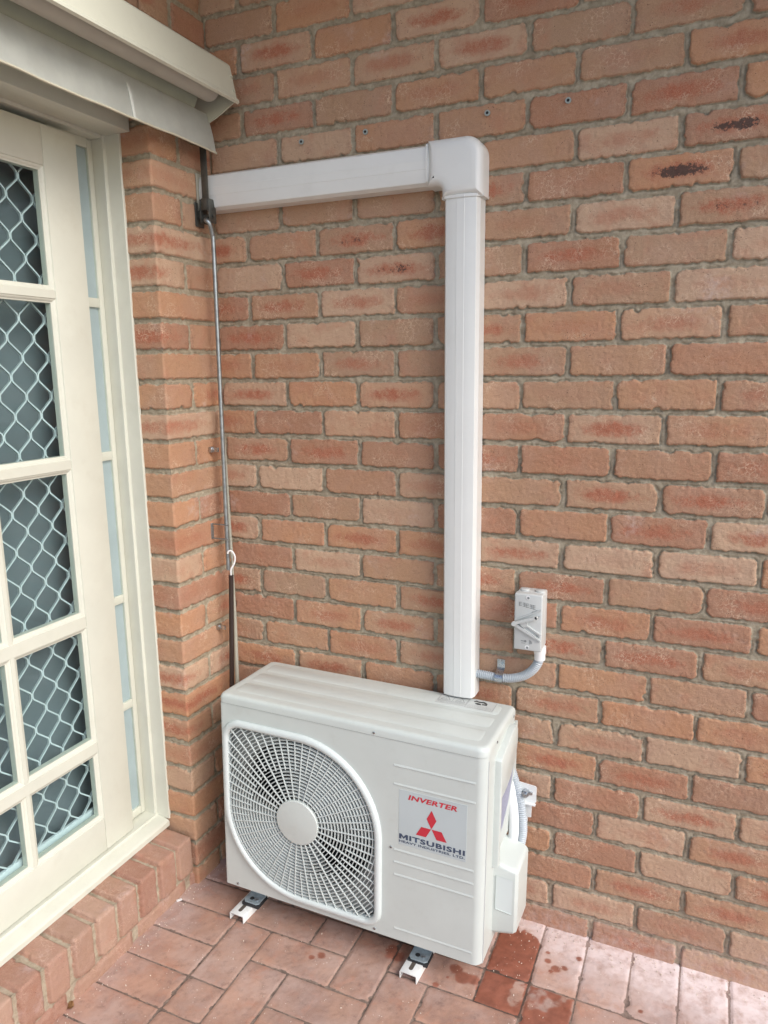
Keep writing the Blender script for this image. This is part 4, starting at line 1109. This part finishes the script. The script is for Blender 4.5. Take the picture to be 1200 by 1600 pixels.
# pipes curving down into the cover (world coordinates)
bm = NB(); tube(bm, smooth_path([(.955, -.045, .500), (.9730, -.070, .465), (.9880, -.088, .405), (.9915, -.096, .345), (.9850, -.098, .305), (.9760, -.098, .275)], 8), .0145, 16)
tag(link("insulated_pipe", mesh(bm), M_INSUL, origin=(.98, -.09, .31), smooth=60), "smooth white insulated pipe bulging out behind the unit's side cover", "pipe")
bm = NB(); corrugated(bm, [(.960, -.030, .520), (.976, -.048, .495), (.996, -.066, .455), (1.0110, -.080, .400), (1.0150, -.086, .350), (1.0090, -.090, .305), (.9990, -.092, .285)], .0130, .0056, .0016, 16)
tag(link("flexible_conduit", mesh(bm), M_CONDUIT, origin=(1.0, -.09, .28), smooth=70), "grey ribbed conduit arching down beside the white pipe at the unit's right side", "conduit")

# ---------------------------------------------------------------- rails under the unit
def rail(x0, y0, lean, lab):
    e = empty("mounting_rail", (x0 + .027, y0 + .17, 0), Euler((0, 0, -lean)).to_quaternion()); tag(e, lab, "rail", "rails under the outdoor unit")
    L = .335; w = .0255; h = .0248; t = .0022; ya, yb = -.17, L - .17
    bm = NB()
    out_ = [(-w, .001), (-w, h - .003), (-w + .0009, h - .0009), (-w + .003, h), (w - .003, h), (w - .0009, h - .0009), (w, h - .003), (w, .001), (w - t, .001), (w - t, h - .0035), (w - .0035, h - t), (-w + .0035, h - t), (-w + t, h - .0035), (-w + t, .001)]
    A = [bm.verts.new((x, ya, z)) for x, z in out_]; B = [bm.verts.new((x, yb, z)) for x, z in out_]
    for i in range(len(out_)): bm.faces.new((A[i], A[(i + 1) % len(out_)], B[(i + 1) % len(out_)], B[i]))
    for V_ in (A, B):
        for i in range(7): 
            j = 13 - i
            if i < 6: bm.faces.new((V_[i], V_[i + 1], V_[j - 1], V_[j]))
    bmesh.ops.remove_doubles(bm, verts=bm.verts, dist=1e-6)
    link("channel", mesh(bm), M_RAIL, parent=e, world=False, smooth=30)
    for yy in (-.138, .12):
        bm = NB(); P = [(.006 * math.cos(a), (.012 if math.sin(a) > 0 else -.012) + .006 * math.sin(a)) for a in [2 * math.pi * k / 24 for k in range(24)]]
        prism(bm, [(x, y + yy) for x, y in P], 2, h + .0002, h + .0007); link("slot", mesh(bm), M_SLOT, parent=e, world=False)
rail(.192, -.352, rad(3), "short white steel rail under the fan end of the unit, left one")
rail(.753, -.354, rad(3), "short white steel rail under the lettered end of the unit, right one")

# ---------------------------------------------------------------- small litter
bm = NB(); P = [(0, .017), (.006, .010), (.009, .002), (.006, -.006), (.0, -.013), (-.007, -.006), (-.010, .003), (-.006, .011)]
c = bm.verts.new((0, 0, .001)); vv = [bm.verts.new((x, y, .004 + .004 * math.sin(i * 1.9))) for i, (x, y) in enumerate(P)]
for i in range(8): bm.faces.new((c, vv[i], vv[(i + 1) % 8]))
bmesh.ops.solidify(bm, geom=list(bm.faces), thickness=.0006)
for v in bm.verts: v.co = Matrix.Rotation(.6, 3, 'Z') @ v.co + Vector((-.012, -.783, .003))
tag(link("fallen_leaf", mesh(bm), M_LEAF, origin=(-.012, -.783, 0)), "small dry brown leaf on the paving by the brick sill", "leaf")
bm = NB(); box(bm, (-.0085, -.0045, .0015), (.0085, .0045, .0035), .0005, M=Matrix.Translation((-.010, -.348, 0)) @ Matrix.Rotation(.95, 4, 'Z'))
tag(link("plastic_scrap", mesh(bm), M_WHITE, origin=(-.010, -.348, 0)), "tiny white scrap on the paving beside the sill's corner", "scrap")

bm = NB(); rg = random.Random(99)
for i in range(520):
    if i < 240: x, y = rg.uniform(.80, 1.75), -abs(rg.gauss(0, .05)) - .004
    elif i < 290: x, y = rg.gauss(1.0, .14), rg.gauss(-.16, .10)
    elif i < 440: x, y = rg.uniform(-.015, .03), rg.uniform(-.95, -.02)
    else: x, y = rg.uniform(.0, 1.5), rg.uniform(-.75, -.05)
    y = min(y, -.004); sz = rg.uniform(.0006, .0019); z = .002 - .011 * max(0, x - .9)
    m4 = Matrix.Translation((x, y, z)) @ Euler((rg.random() * 3, rg.random() * 3, rg.random() * 3)).to_matrix().to_4x4() @ Matrix.Diagonal((sz * rg.uniform(1, 2), sz, sz * .7, 1))
    bmesh.ops.create_icosphere(bm, subdivisions=1, radius=1, matrix=m4)
M_GRIT = plain("pale_grit", (.62, .53, .44), .8, var=.3, vscale=40)
tag(link("grit", mesh(bm), M_GRIT, origin=(.9, -.2, 0)), "loose pale grit and mortar crumbs scattered over the paving", "grit", kind='stuff')

# ---------------------------------------------------------------- unseen eave added to shade the top of the wall
ev = empty("shade_eave", (1.0, -.3, 2.9)); tag(ev, "added eave just above the view, shading the top of the wall", "eave")
bm = NB(); box(bm, (-.4, -.62, 2.905), (2.6, .2, 2.93)); link("shade_soffit", mesh(bm), M_EAVE, parent=ev)
bm = NB(); box(bm, (-.4, -.65, 2.85), (2.6, -.622, 3.02)); link("shade_fascia", mesh(bm), M_CREAM2, parent=ev)
